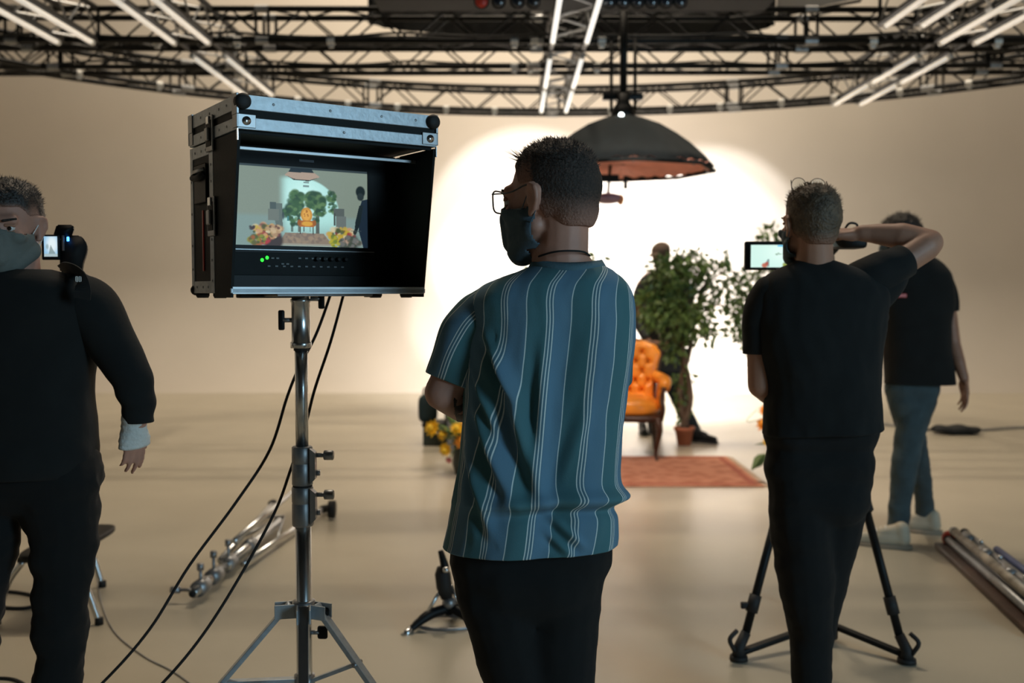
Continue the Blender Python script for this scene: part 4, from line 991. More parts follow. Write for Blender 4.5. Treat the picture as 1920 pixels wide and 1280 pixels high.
        b2 = NB(); b2.from_mesh(me)
        kill = [f for f in b2.faces if (lambda q: q.y < .002+.25*max(0, q.z+.02) or q.z > .006-.30*abs(q.x) or (q.z < -.095 and q.y < .03))(s.l(f.calc_center_median()))]
        bmesh.ops.delete(b2, geom=kill, context='FACES'); r = bmesh.ops.solidify(b2, geom=b2.faces[:], thickness=-.002)
        k = add('face_mask', b2, m, root)
        for q in (-1, 1):
            add('ear_loop', tube(NB(), spline([s.w(q*.066, .030, -.020), s.w(q*.078, .006, .012), s.w(q*.082, -.012, .030)], 5), .0013, 6), M_WHITE if m is not M_MASK else M_MASK, k)
            add('ear_loop', tube(NB(), spline([s.w(q*.060, .030, -.075), s.w(q*.076, .004, -.045), s.w(q*.082, -.016, -.015), s.w(q*.088, -.018, .02)], 5), .0013, 6), M_WHITE if m is not M_MASK else M_MASK, k)
        return k
    def glasses(s, root, y=.108, z=.002, worn=True, m=None, rad=.024, sq=3.5):
        m = m or M_STEEL; g = None
        for q in (-1, 1):
            cx = q*.034; pts = []
            for i in range(29):
                a = 2*PI*i/28; c_, s_ = math.cos(a), math.sin(a); e = 2/sq
                pts.append(s.w(cx+rad*1.12*math.copysign(abs(c_)**e, c_), y-.006*abs(cx+rad*c_-0)/.06, z+rad*.95*math.copysign(abs(s_)**e, s_)))
            o = add('glasses' if g is None else 'rim', tube(NB(), pts, .0019 if sq > 3 else .0011, 8), m, root if g is None else g)
            if g is None: g = o
            bm = NB(); rr = [p for p in pts[:-1]]; nn = s.R @ V((0, -.0012, 0)); panel(bm, rr, 1, nn); add('lens', bm, M_GLASS, g, smooth=False)
            hp = (q*.063, y-.006, z+rad*.6)
            if worn: add('temple', tube(NB(), spline([s.w(*hp), s.w(q*.074, .05, z+rad*.5), s.w(q*.083, .002, z+.022), s.w(q*.084, -.022, z+.008)], 6), .0018, 6), m, g)
            else: add('temple', tube(NB(), spline([s.w(*hp), s.w(q*.066, y-.020, z-.020), s.w(q*.068, y-.045, z-.050)], 6), .0014, 6), m, g)
        add('bridge', tube(NB(), [s.w(-.010, y, z+.006), s.w(0, y+.003, z+.010), s.w(.010, y, z+.006)], .0016, 6), m, g)
        return g
def hand(bm, wrist, d, palm_n, side, curl=.5, size=1.0, thumb_out=.6, spread=.12):
    """d wrist->fingers, palm_n out of the palm, side +1/-1 picks the thumb side along d x palm_n"""
    d = V(d).normalized(); n = V(palm_n); n = (n-d*n.dot(d)).normalized(); s = d.cross(n)*side; w0 = V(wrist); k = size
    P_ = lambda a, b, c: w0+(d*a+s*b+n*c)*k
    capsule(bm, P_(-.02, 0, 0), .024*k, P_(.012, 0, 0), .023*k)
    for b, L in ((.028, .088), (.010, .094), (-.010, .090), (-.029, .080)):
        capsule(bm, P_(.01, b*.55, 0), .0155*k, P_(L-.012, b, 0), .0125*k)
    capsule(bm, P_(.02, .016, .010), .016*k, P_(.05, .020, .008), .014*k); capsule(bm, P_(.02, -.018, .010), .015*k, P_(.06, -.02, .006), .012*k)
    for i, (b, L, fl, r) in enumerate(((.030, .086, .072, .0088), (.0105, .092, .081, .0092), (-.0105, .088, .075, .0088), (-.030, .078, .058, .0078))):
        p = P_(L, b*1.05, 0); ang = 0; sp = b*spread/.03
        for j, (fr, cu) in enumerate(((.45, .55), (.31, .95), (.24, .6))):
            ang += curl*cu*(1+.08*i); dd = (d*math.cos(ang)+n*math.sin(ang)+s*sp*math.cos(ang)).normalized()
            q = p+dd*fl*fr*k; capsule(bm, p, r*k*(1-.07*j), q, r*k*(.93-.08*j), 12); p = q
    p = P_(.018, .028, .006); t1 = P_(.045, .028+.030*thumb_out+.006, .014+.012*curl); t2 = t1+(d*.026+s*.012*thumb_out+n*.012*curl)*k; t3 = t2+(d*.022-s*.002+n*.008*curl)*k
    capsule(bm, p, .0145*k, t1, .0112*k); capsule(bm, t1, .0110*k, t2, .0098*k); capsule(bm, t2, .0096*k, t3, .0080*k)

def tee_loft(name, rows, d, m, root, shift=0, n=120, dense=5, fold=None, e=2.5, attr=False, per=.115, tilt=0, s_off=0, thick=True, label=None):
    """rows: (py, xl, xr, half depth, y offset) read off the photograph at depth d"""
    K = []
    for r in rows: K.append((W((r[1]+r[2])/2, r[0], d), (W(r[2], r[0], d).x-W(r[1], r[0], d).x)/2, r[3], r[4] if len(r) > 4 else 0))
    C = spline([V((k[0].x, k[3], k[0].z)) for k in K], dense); A = [v.x for v in spline([V((k[1], k[2], 0)) for k in K], dense)]; Bq = [v.y for v in spline([V((k[1], k[2], 0)) for k in K], dense)]
    rings = []; sv = []
    for i, (c, a, b) in enumerate(zip(C, A, Bq)):
        ring = []; arc = [0.0]*n; pr = None
        base = []
        for k in range(n):
            th = -PI/2+2*PI*(k)/n          # k=0 faces the camera (-y)
            cs, sn = math.cos(th), math.sin(th); q = 2/e
            x = a*math.copysign(abs(cs)**q, cs); y = b*math.copysign(abs(sn)**q, sn)
            base.append((x, y, th))
        # arc length either way from the centre of the back
        L = 0; sa = [0]*n
        for k in range(1, n//2+1):
            L += math.hypot(base[k][0]-base[k-1][0], base[k][1]-base[k-1][1]); sa[k] = L
        L = 0
        for k in range(1, n//2):
            j = n-k; j0 = (j+1) % n; L += math.hypot(base[j][0]-base[j0][0], base[j][1]-base[j0][1]); sa[j] = -L
        for k, (x, y, th) in enumerate(base):
            p = V((c.x+x, d+c.y+y, c.z+tilt*math.cos(th)*smst(0, len(C), i)))
            if fold:
                f = fold(sa[k], p.z, th, i/(len(C)-1)); rr = V((x, y, 0)).normalized(); p += rr*f
            ring.append(p)
        rings.append(ring); sv.append([q_/per+s_off for q_ in sa])
    # a thin turned-in hem
    last = rings[-1]; cc = sum(last, V((0, 0, 0)))/n
    for f_, dz in ((.985, -.002), (.97, .004), (.93, .03)):
        rings.append([V((cc.x+(p.x-cc.x)*f_, cc.y+(p.y-cc.y)*f_, p.z+dz)) for p in last]); sv.append(sv[-1])
    bm = NB(); loft(bm, rings); bmesh.ops.recalc_face_normals(bm, faces=bm.faces)
    me = bpy.data.meshes.new(name); bm.to_mesh(me); bm.free()
    if attr:
        at_ = me.attributes.new('s', 'FLOAT', 'POINT'); at_.data.foreach_set('value', np.array(sv, dtype=np.float32).reshape(-1))
    return add(name, me, m, root, label=label)
def sleeve(name, pts, rad, m, root, n=64, attr=False, per=.115, s_off=0, flatx=1.0, fold=None, up=(0, 0, 1), dense=5, cuff=True):
    P_ = spline(pts, dense); R_ = [v.x for v in spline([V((r, 0, 0)) for r in rad], dense)]; rings = []; sv = []
    u = None
    for i, p in enumerate(P_):
        dd = (P_[min(i+1, len(P_)-1)]-P_[max(i-1, 0)]).normalized()
        if u is None: u = V((0, -1, 0)); u = (u-dd*u.dot(dd)).normalized()
        else: u = (u-dd*u.dot(dd)).normalized()
        v = dd.cross(u)
        ring = []; q = []
        for k in range(n):
            a = 2*PI*k/n; r = R_[i]*(1+(fold(a, i/(len(P_)-1)) if fold else 0)); ring.append(p+(u*math.cos(a)+v*math.sin(a)*flatx)*r)
            aa = a if a <= PI else a-2*PI; q.append(aa*R_[i]/per+s_off)
        rings.append(ring); sv.append(q)
    r0 = rings[0]; c0 = P_[0]; d0 = (P_[1]-P_[0]).normalized(); pre = []
    for f_ in (.25, .55, .78, .93): pre.append([c0+(p-c0)*f_-d0*R_[0]*math.sqrt(1-f_*f_)*.85 for p in r0])
    rings = pre+rings; sv = [sv[0]]*4+sv
    last = rings[-1]; cc = P_[-1]; dd = (P_[-1]-P_[-2]).normalized()
    for f_, dz in ((.97, .002), (.94, -.004), (.90, -.04)):
        rings.append([cc+(p-cc)*f_+dd*dz for p in last]); sv.append(sv[-1])
    bm = NB(); loft(bm, rings); bmesh.ops.recalc_face_normals(bm, faces=bm.faces)
    me = bpy.data.meshes.new(name); bm.to_mesh(me); bm.free()
    if attr:
        at_ = me.attributes.new('s', 'FLOAT', 'POINT'); at_.data.foreach_set('value', np.array(sv, dtype=np.float32).reshape(-1))
    return add(name, me, m, root)
def wrinkle(scale, amp, seed=0, stretch=(1, 1, 1)):
    def f(s, z, th, t): return amp*noise.noise(V((s*scale*stretch[0]+seed, z*scale*stretch[2], th*.0+seed)))
    return f
def trousers(name, hips, legs, m, root, voxel=.009, amp=.006, seed=0):
    """hips: list of capsules; legs: chains of (point, radius)"""
    bm = NB()
    for c in hips: capsule(bm, *c)
    for l in legs: chain(bm, l)
    def dz(co):
        q = noise.noise(V((co.x*9, co.y*9, co.z*16+seed)))*amp+noise.noise(V((co.x*22, co.y*22, co.z*40+seed)))*amp*.35
        return co+V((q, q*.6, 0))
    return add(name, bake(bm, voxel, 5, dz), m, root)
def shoe(root, p, yaw, m=None, L=.27, size=1.0):
    p = V(p); R_ = Matrix.Translation(p) @ Matrix.Rotation(yaw, 4, 'Z'); bm = NB()      # local +y = toe
    T = lambda x, y, z: (R_ @ V((x*size, y*size, z*size)))
    capsule(bm, T(0, -.05, .055), .040*size, T(0, .06, .045), .042*size); capsule(bm, T(0, .06, .045), .042*size, T(.006, .15, .038), .033*size)
    capsule(bm, T(0, -.05, .05), .042*size, T(0, -.045, .10), .040*size); capsule(bm, T(0, -.02, .09), .036*size, T(0, .05, .07), .034*size)
    me = bake(bm, .006, 3, lambda c: V((c.x, c.y, max(c.z, p.z+.016)))); s_ = add('shoe', me, m or M_PLAST, root)
    rings = []
    for z in (.0, .004, .022):
        rings.append([T((.046-.006*(y_ > .05))*math.cos(a), y_+.0, z) for a in [2*PI*k/28 for k in range(28)] for y_ in [.045+.145*math.sin(a)]])
    add('sole', loft(NB(), rings), M_SOLE if m is M_SHOE else M_RUB, s_)
    if m is M_SHOE:
        for j in range(4): add('lace', tube(NB(), spline([T(-.024, .03+.022*j, .098-.008*j), T(0, .034+.022*j, .112-.010*j), T(.024, .03+.022*j, .098-.008*j)], 4), .003, 6), M_WHITE, s_)

# ---- the man in the striped shirt (centre)
D = 2.27
root = thing('person', 'man in a teal and blue striped shirt, arms folded, watching the monitor', 'person', (W(1020, 900, D).x, D, 0))
hd = Head(W(1031, 379, D), 58, -3, 0, 1.10)
bm = NB(); hd.build(bm, W(1052, 520, D+.0), .053)
q = lambda px, py, dy=0: W(px, py, D+dy)
capsule(bm, q(1040, 465, .0), .058, q(1062, 522, .0), .074)
chain(bm, [(q(1066, 516, 0), .056), (q(1010, 556, .0), .045), (q(925, 590, .01), .045)]); chain(bm, [(q(1066, 516, 0), .056), (q(1110, 556, .0), .045), (q(1145, 590, .01), .042)])
chain(bm, [(q(1035, 620, .0), .095), (q(1020, 760, .0), .10), (q(1005, 880, .0), .10), (q(995, 960, .0), .09), (q(995, 1040), .07)]); chain(bm, [(q(965, 620, 0), .06), (q(1110, 620, 0), .06)])
# left arm: shoulder, elbow, forearm folded across the front
LS, LE = q(897, 600, .0), q(829, 736, -.02)
chain(bm, [(LS, .045), (q(862, 668, -.01), .045), (q(843, 712, -.015), .045), (LE, .041), (q(868, 757, .08), .044), (q(945, 740, .20), .036), (q(985, 722, .22), .028)])
hand(bm, q(990, 720, .23), (1, .1, .35), (.1, -1, 0), 1, .5, 1.0)
RS_, RE = q(1140, 595, .0), q(1132, 735, .13)
chain(bm, [(RS_, .045), (q(1136, 665, .06), .042), (RE, .040), (q(1095, 735, .22), .038), (q(1020, 760, .27), .028)])
hand(bm, q(1012, 762, .27), (-1, .05, .15), (0, -1, .1), 1, .5, 1.0)
for x0, x1, x2 in ((925, 962, 985), (1062, 1055, 1050)): chain(bm, [(q(x0, 1060), .085), (q(x1, 1290), .058), (q(x2, 1450), .045), (q(x2, 1665), .036)])
add('body', bake(bm, .0055, 4), M_SKIN, root)
hd.eyes(root)
hd.hair(M_HAIRD if False else M_HAIRB, root, top=.007, side=.0015, front=.070, nape=-.060, strands=2600, slen=.009, seed=4, up=.2, tuft=3.0, fz=.075)
hd.mask(M_MASK, root); hd.glasses(root, m=mat('dark_acrylic', (.03, .035, .04), .25), y=.106, z=.007)
bm = NB(); chain(bm, [(LE, .0418), (q(868, 757, .08), .0448), (q(905, 748, .15), .0405)]); me = bake(bm, .004, 4); b2 = NB(); b2.from_mesh(me)
kill = [f for f in b2.faces if (lambda c: not (q(850, 0).x < c.x < q(895, 0).x) or noise.noise(c*34) < -.06)(f.calc_center_median())]
bmesh.ops.delete(b2, geom=kill, context='FACES'); add('tattoo', b2, mat('dark_tattoo_ink', (.05, .035, .03), .6), root, label='dark tattoo on the forearm')
add('necklace', tube(NB(), spline([q(1000, 487, .02), q(1012, 480, -.045), q(1040, 472, -.078), q(1068, 470, -.084), q(1094, 472, -.07), q(1106, 479, -.02)], 6), .0022, 6), M_MATTE, root, label='thin black cord necklace')
rows = [(493, 1006, 1126, .050, .0), (500, 992, 1137, .062), (508, 972, 1150, .080), (520, 938, 1165, .098), (535, 905, 1177, .112), (560, 884, 1187, .124), (600, 880, 1191, .130), (650, 873, 1190, .138), (700, 870, 1182, .140),
        (760, 868, 1173, .138), (820, 865, 1166, .138), (880, 858, 1162, .142), (922, 852, 1166, .150), (934, 850, 1163, .146), (948, 849, 1157, .142), (975, 843, 1157, .148), (1000, 838, 1156, .150), (1016, 834, 1154, .150)]
def fold_c(s, z, th, t):
    x = s; f = 0
    zb = W(0, 934, D).z
    front = smst(-.2, .2, -math.sin(th))      # side turned to the camera
    # horizontal blousing fold above the hem
    line = zb+.010*math.sin(x*9+.6)-.03*max(0, x-.08)
    dzv = z-line
    f += .018*math.exp(-((dzv-.016)/.016)**2)*front*smst(-.16, -.02, x)-.010*math.exp(-((dzv+.014)/.012)**2)*front*smst(-.12, .0, x)
    # spine hollow
    f -= .016*math.exp(-((x-.035)/.045)**2)*smst(.70, .95, z)*smst(1.48, 1.3, z)*1.0
    # long diagonal pulls from the left armpit down to the small of the back
    for x0, z0, x1, z1, w_, a in ((-.02, 1.32, .0, 1.0, .014, .015), (-.115, 1.30, .015, .955, .018, .024), (-.16, 1.34, -.05, 1.18, .012, .017), (-.17, 1.18, -.06, .98, .014, .016), (-.19, 1.08, -.09, .90, .014, .013), (-.19, 1.27, -.10, 1.12, .010, .012), (.10, 1.22, .05, 1.0, .014, .006), (.03, .945, .12, .87, .009, .010), (.02, .915, .09, .855, .008, .008)):
        dx, dz_ = x1-x0, z1-z0; tt = min(1, max(0, ((x-x0)*dx+(z-z0)*dz_)/(dx*dx+dz_*dz_)))
        dd = math.hypot(x-x0-dx*tt, z-z0-dz_*tt); sdn = ((x-x0)*dz_-(z-z0)*dx)
        f += a*(math.exp(-(dd/w_)**2)-.8*math.exp(-((dd-w_*1.7)/w_)**2)*(sdn > 0))*math.sin(PI*min(1, tt*.9+.05))
    f += .0035*noise.noise(V((x*14, z*9, 1)))+.0022*noise.noise(V((x*40, z*18, 5)))
    f += .004*math.sin(x*26+z*3)*smst(1.1, .86, z)
    return f*smst(0, .15, t)
tee_loft('shirt', rows, D, M_STRIPE, root, n=220, dense=8, fold=fold_c, attr=True, per=.100, tilt=.006, s_off=.10)
def fold_s(a, t): return .03*math.sin(3*a+9*t)*t+.02*math.sin(a*2-14*t)
sleeve('left_sleeve', [q(922, 588, .0), q(893, 616, .0), q(868, 656, -.005), q(845, 714, -.01)], [.066, .072, .068, .0585], M_STRIPE, root, attr=True, per=.105, s_off=-.23, fold=fold_s, n=90, dense=7).name = 'sleeve'
sleeve('sleeve', [q(1122, 585, .0), q(1134, 620, .03), q(1140, 665, .05), q(1142, 712, .08)], [.058, .060, .058, .055], M_STRIPE, root, attr=True, per=.105, s_off=.3, n=60)
# ribbed collar
pts = []
for k in range(41):
    a = 2*PI*k/40; cx, cy = math.cos(a), math.sin(a)
    pts.append(V((q(1064, 500).x+.076*cx, D+.004+.072*cy, q(0, 499).z+.008*abs(cx)**2-.002)))
bm = NB(); rings = []
for k, p in enumerate(pts[:-1]):
    a = 2*PI*k/40; o = V((math.cos(a), math.sin(a), 0)); rings.append([p+o*.003+V((0, 0, .009)), p+o*.010-V((0, 0, .002)), p+o*.016-V((0, 0, .014)), p+o*.008-V((0, 0, .016)), p-o*.002+V((0, 0, .0))])
loft(bm, rings, closed=True); bmesh.ops.recalc_face_normals(bm, faces=bm.faces); add('collar', bm, M_COLLAR, root)
trousers('trousers', [(q(930, 1035), .108, q(1062, 1035), .108), (q(925, 1000), .09, q(1060, 1000), .09), (q(960, 1075), .12, q(1035, 1075), .12)],
    [[(q(925, 1050), .104), (q(945, 1150), .098), (q(975, 1285), .082), (q(992, 1450), .064), (q(1000, 1660), .055)], [(q(1060, 1050), .100), (q(1054, 1150), .090), (q(1050, 1285), .080), (q(1052, 1450), .064), (q(1052, 1660), .055)]], M_PANT, root, .009, .005, 3)
shoe(root, (q(998, 1000).x, D, 0), math.radians(15)); shoe(root, (q(1058, 1000).x+.03, D+.02, 0), math.radians(-12))

# ---- the man in the plain black shirt behind the tripod camera (right)
D = 3.08
root = thing('person', 'man in a plain black shirt working a camera on a tripod, one elbow raised', 'person', (W(1530, 900, D).x, D, 0))
hd = Head(W(1518, 425, D), 16, 2, 0, .98)
bm = NB(); hd.build(bm, q(1528, 515), .056)
chain(bm, [(q(1528, 510), .05), (q(1480, 552), .045), (q(1450, 580), .045)]); chain(bm, [(q(1528, 510), .05), (q(1590, 548), .05), (q(1625, 530), .045)])
chain(bm, [(q(1535, 610), .10), (q(1538, 700), .10), (q(1540, 790), .08), (q(1536, 850), .05)])
chain(bm, [(q(1440, 575), .042), (q(1424, 650), .040), (q(1426, 722), .040), (q(1445, 738, .10), .039), (q(1480, 700, .26), .028)])
hand(bm, q(1484, 692, .28), (.5, .6, .6), (.6, -.5, 0), 1, .7, .95)
chain(bm, [(q(1625, 528), .045), (q(1675, 502, .0), .045), (q(1735, 462, .02), .046), (q(1742, 455, .03), .043), (q(1690, 443, .06), .044), (q(1640, 438, .09), .032), (q(1616, 437, .10), .027)])
hand(bm, q(1612, 437, .11), (-1, .25, .0), (0, .3, -1), -1, .75, .95)
for xs in ((1490, 1508, 1520, 1522), (1575, 1545, 1528, 1530)):
    dy = 0 if xs[0] == 1490 else .10
    chain(bm, [(q(xs[0], 880, dy), .065), (q(xs[1], 1100, dy), .052), (q(xs[2], 1280, dy*1.1), .034), (q(xs[3], 1385, dy*1.2), .030)])
add('body', bake(bm, .006, 4), M_SKIN2, root)
hd.eyes(root); hd.hair(M_HAIRL, root, skin=M_SKIN2, top=.013, side=.005, front=.066, nape=-.058, strands=2200, slen=.012, seed=8, up=.3, fz=.05)
hd.mask(M_MASK, root)
g = hd.glasses(root, y=.020, z=.130, worn=False, m=M_PLAST, rad=.0235, sq=2.1)
rows = [(488, 1492, 1562, .050), (495, 1478, 1582, .062), (505, 1456, 1612, .078), (518, 1436, 1640, .092), (535, 1424, 1656, .104), (560, 1415, 1664, .118), (600, 1412, 1658, .130), (660, 1422, 1650, .136), (720, 1436, 1646, .135), (780, 1436, 1649, .135), (806, 1434, 1654, .136)]
tee_loft('shirt', rows, D, M_TEE, root, fold=lambda s, z, th, t: (.006*noise.noise(V((s*10, z*7, 3)))+.004*noise.noise(V((s*30, z*15, 9)))+.008*math.sin(s*20)*smst(.7, 1, t))*smst(0, .15, t), tilt=.012, n=120)
sleeve('sleeve', [q(1448, 548), q(1430, 585), q(1422, 625), q(1421, 662)], [.060, .060, .050, .0445], M_TEE, root, fold=fold_s)
sleeve('sleeve', [q(1600, 540), q(1640, 518), q(1672, 502, .0), q(1697, 487, .01)], [.068, .070, .060, .052], M_TEE, root, fold=fold_s)
sleeve('sleeve_gusset', [q(1605, 590), q(1640, 556), q(1672, 528), q(1690, 508)], [.055, .055, .045, .03], M_TEE, root).name = 'sleeve_fold'
trousers('trousers', [(q(1490, 805), .100, q(1588, 805), .100), (q(1486, 870), .092, q(1584, 870), .094), (q(1500, 930), .098, q(1572, 930), .10)],
    [[(q(1492, 900), .090), (q(1502, 1010), .096), (q(1514, 1110), .086), (q(1520, 1200), .068), (q(1521, 1290), .062), (q(1524, 1395), .055)], [(q(1578, 900, .02), .098), (q(1558, 1010, .06), .088), (q(1538, 1110, .10), .078), (q(1525, 1200, .12), .064), (q(1524, 1290, .13), .055), (q(1534, 1390, .13), .05)]], M_PANT, root, .010, .007, 11)
shoe(root, (q(1520, 0).x, D, 0), math.radians(12)); shoe(root, (q(1540, 0).x+.02, D+.16, 0), math.radians(-20))

# ---- the tripod camera he works
TC = V((floor_pt(1545, 1200).x, 4.0, 0))
root = thing('camera_tripod', 'black video tripod with floor spreader behind the man in the plain black shirt', 'tripod', TC)
apex = W(1541, 640, 4.03)
for fp in (floor_pt(1385, 1238), floor_pt(1700, 1243), V((TC.x+.01, 4.42, 0))):
    fp = V(fp); kz = fp+(apex-fp)*.085; ap = apex+(fp-apex).normalized()*.05
    hi = kz.lerp(ap, .44); m1 = kz.lerp(ap, .10)
    l = add('leg', tube(NB(), [kz, hi], [.0165, .0165], 14), M_PLAST, root)
    add('upper_tube', tube(NB(), [hi.lerp(kz, .04), ap], [.022, .022], 14), M_PLAST, l)
    add('leg_lock', tube(NB(), [m1.lerp(kz, .3), m1.lerp(kz, -.3)], [.024, .024], 14), M_RUB, l)
    add('leg_lock', tube(NB(), [hi.lerp(kz, .03), hi.lerp(ap, .05)], [.028, .028], 14), M_RUB, l)
    o = (fp-TC).normalized(); o.z = 0
    add('lock_lever', boxb(hi-V((.034, .012, .012)), hi+V((-.014, .012, .008)), .004) if fp.x > TC.x else boxb(m1-V((.05, .01, .02)), m1+V((-.01, .01, .005)), .004), M_RUB, l)
    bm = NB(); tube(bm, [fp+V((0, 0, .012)), fp+V((0, 0, .05)), kz], [.028, .022, .02], 12); tube(bm, [fp+V((0, 0, .004)), fp+V((0, 0, .02))], [.036, .034], 16)
    add('foot', bm, M_RUB, l); l.data.update()
    add('foot_latch', tube(NB(), spline([fp+o*.02+V((0, 0, .04)), fp+o*.045+V((0, 0, .09)), fp+o*.01+V((0, 0, .12))], 4), .009, 8), M_RUB, l)
    add('spreader_arm', boxb((0, -.016, -.010), ((V(TC)-fp).length, .016, .010), .003, Matrix.Translation(fp+V((0, 0, .03))) @ (V((TC.x, TC.y, .05))-fp).to_track_quat('X', 'Z').to_matrix().to_4x4()), M_PLAST, root)
add('spreader_hub', cyl(NB(), TC+V((0, 0, .02)), TC+V((0, 0, .07)), .05, 20), M_RUB, root)
add('bowl', lathe(NB(), [(.02, -.10), (.05, -.06), (.075, 0), (.075, .02), (.04, .03)], apex, 24), M_PLAST, root)
add('fluid_head', boxb(apex+V((-.05, -.06, .03)), apex+V((.05, .06, .14)), .015), M_PLAST, root)
add('head_plate', boxb(apex+V((-.04, -.09, .14)), apex+V((.04, .09, .155)), .004), M_STEEL, root)
add('pan_bar', tube(NB(), [apex+V((-.05, -.02, .08)), apex+V((-.10, -.30, -.02)), apex+V((-.11, -.34, -.03))], [.009, .009, .014], 10), M_PLAST, root)
cb = apex+V((0, 0, .155))
root = thing('video_camera', 'black video camera on the tripod with a lit side monitor', 'camera', cb)
add('camera_body', boxb(cb+V((-.075, -.13, 0)), cb+V((.075, .11, .14)), .014), M_PLAST, root)
add('lens_barrel', tube(NB(), [cb+V((0, .10, .07)), cb+V((0, .15, .07)), cb+V((0, .151, .07)), cb+V((0, .27, .07)), cb+V((0, .271, .07)), cb+V((0, .30, .07))], [.045, .045, .05, .05, .058, .06], 28), M_PLAST, root)
add('lens_glass', sph(NB(), cb+V((0, .29, .07)), (.05, .012, .05)), M_DARKLENS, root)
add('matte_box', boxb(cb+V((-.09, .30, .0)), cb+V((.09, .36, .14)), .01), M_PLAST, root)
add('battery', boxb(cb+V((-.05, -.18, .01)), cb+V((.05, -.13, .13)), .008), M_RUB, root)
vf = W(1592, 450, 3.42)
h = add('top_handle', tube(NB(), spline([cb+V((0, -.09, .13)), cb+V((0, -.09, .19)), cb+V((0, .05, .20)), cb+V((0, .09, .13))], 5), .014, 10), M_RUB, root)
add('viewfinder_arm', tube(NB(), [cb+V((.02, -.02, .19)), vf+V((-.02, .06, -.02))], .011, 8), M_PLAST, root)
v1 = add('viewfinder', boxb(vf-V((.045, .06, .030)), vf+V((.045, .06, .030)), .012), M_PLAST, root)
add('power_light', sph(NB(), vf+V((-.003, -.061, .004)), (.006, .003, .006)), M_BLUELED, v1, label='lit blue power light')
add('eyecup', tube(NB(), [vf+V((-.03, -.055, .0)), vf+V((-.045, -.09, 0))], [.022, .03], 16), M_RUB, v1)
add('viewfinder_cable', tube(NB(), spline([vf+V((-.02, .0, .03)), vf+V((-.01, -.03, .055)), vf+V((.02, -.02, .05)), vf+V((.03, .03, .02))], 6), .004, 6), M_RUB, v1)
add('looped_cable', tube(NB(), spline([vf+V((.04, .02, 0)), vf+V((.15, .04, -.01)), W(1650, 520, 3.5), W(1662, 575, 3.5), W(1655, 600, 3.5), cb+V((.07, -.05, .05))], 6), .005, 6), M_RUB, root)
# side monitor
z0 = 3.62; a_ = W(1398, 452, z0); b_ = W(1520, 506, z0)
mo = add('side_monitor', boxb((a_.x, z0, b_.z), (b_.x, z0+.03, a_.z), .006), M_PLAST, root)
add('monitor_arm', tube(NB(), [V(((a_.x+b_.x)/2, z0+.03, b_.z+.02)), cb+V((-.05, -.06, .13))], .009, 8), M_STEEL, mo)
NX2, NY2 = 90, 46; gu, gv = np.meshgrid((np.arange(NX2)+.5)/NX2, 1-(np.arange(NY2)+.5)/NY2); img = np.zeros((NY2, NX2, 3)); img[:] = lin((205, 238, 228))
put(np.exp(-(((gu-.6)/.3)**2+((gv-.35)/.4)**2)), (225, 250, 240)); put(rect(.48, .03, .70, .09), (90, 190, 235)); put(poly([(.27, .95), (.30, .62), (.33, .62), (.33, .95)]), (130, 150, 150)); put(ell(.25, .90, .05, .10, .3), (190, 110, 90)); put(ell(.29, .82, .03, .08, .3), (170, 90, 80)); put(ell(.62, .88, .05, .12, .3), (150, 160, 70)); put(rect(.60, .60, .64, .85), (110, 130, 120), .7)
blob(.48, .42, .06, .05, [(120, 150, 130)], 8, .015)
c1 = W(1408, 459, z0); c2 = W(1512, 501, z0)
me = bpy.data.meshes.new('screen'); vs = [(c1.x+(c2.x-c1.x)*i/(NX2-1), z0-.001, c2.z+(c1.z-c2.z)*j/(NY2-1)) for j in range(NY2) for i in range(NX2)]
me.from_pydata(vs, [], [(j*NX2+i, j*NX2+i+1, j*NX2+i+1+NX2, j*NX2+i+NX2) for j in range(NY2-1) for i in range(NX2-1)])
ca = me.color_attributes.new('picture', 'FLOAT_COLOR', 'POINT'); ca.data.foreach_set('color', np.concatenate([img, np.ones((NY2, NX2, 1))], 2).astype(np.float32).reshape(-1))
add('screen', me, attr_mat('small_screen_picture', 'picture', 1.1, .35), mo, label='lit bright screen')

# ---- the walking man in jeans (far right)
D = 5.6
root = thing('person', 'walking man in a black shirt, blue jeans and pale trainers at the right', 'person', (W(1700, 900, D).x, D, 0))
hd = Head(W(1686, 452, D), 40, -8, 0, 1.04)
bm = NB(); hd.build(bm, q(1712, 495), .056)
chain(bm, [(q(1712, 492), .052), (q(1680, 522), .045), (q(1672, 540), .045)]); chain(bm, [(q(1712, 492), .052), (q(1750, 522), .048), (q(1768, 540), .045)])
chain(bm, [(q(1722, 560), .10), (q(1720, 640), .10), (q(1715, 715), .09)])
chain(bm, [(q(1768, 535), .05), (q(1780, 600), .046), (q(1787, 642), .040), (q(1798, 680, -.05), .036), (q(1807, 708, -.08), .027)])
hand(bm, q(1808, 712, -.08), (.02, -.1, -1), (-1, .0, -.1), -1, .28, 1.05, .9)
chain(bm, [(q(1672, 545), .05), (q(1660, 610, .05), .044), (q(1668, 652, .12), .038), (q(1652, 645, .2), .032), (q(1640, 650, .26), .027)])
hand(bm, q(1638, 650, .27), (-1, .3, .1), (0, .2, -1), 1, .6, 1.0)
chain(bm, [(q(1720, 745), .06), (q(1708, 800, -.02), .058), (q(1697, 865, -.04), .050), (q(1688, 985, -.03), .040), (q(1688, 1010, -.05), .038)]); chain(bm, [(q(1700, 745), .06), (q(1706, 800, .04), .052), (q(1723, 865, .12), .043), (q(1737, 960, .25), .036), (q(1742, 985, .26), .036)])
add('body', bake(bm, .0065, 4), M_SKIN2, root)
hd.eyes(root); hd.hair(M_HAIRD, root, skin=M_SKIN2, top=.026, side=.018, front=.060, nape=-.060, strands=1500, slen=.02, seed=12, up=.3); hd.mask(M_MASK, root)
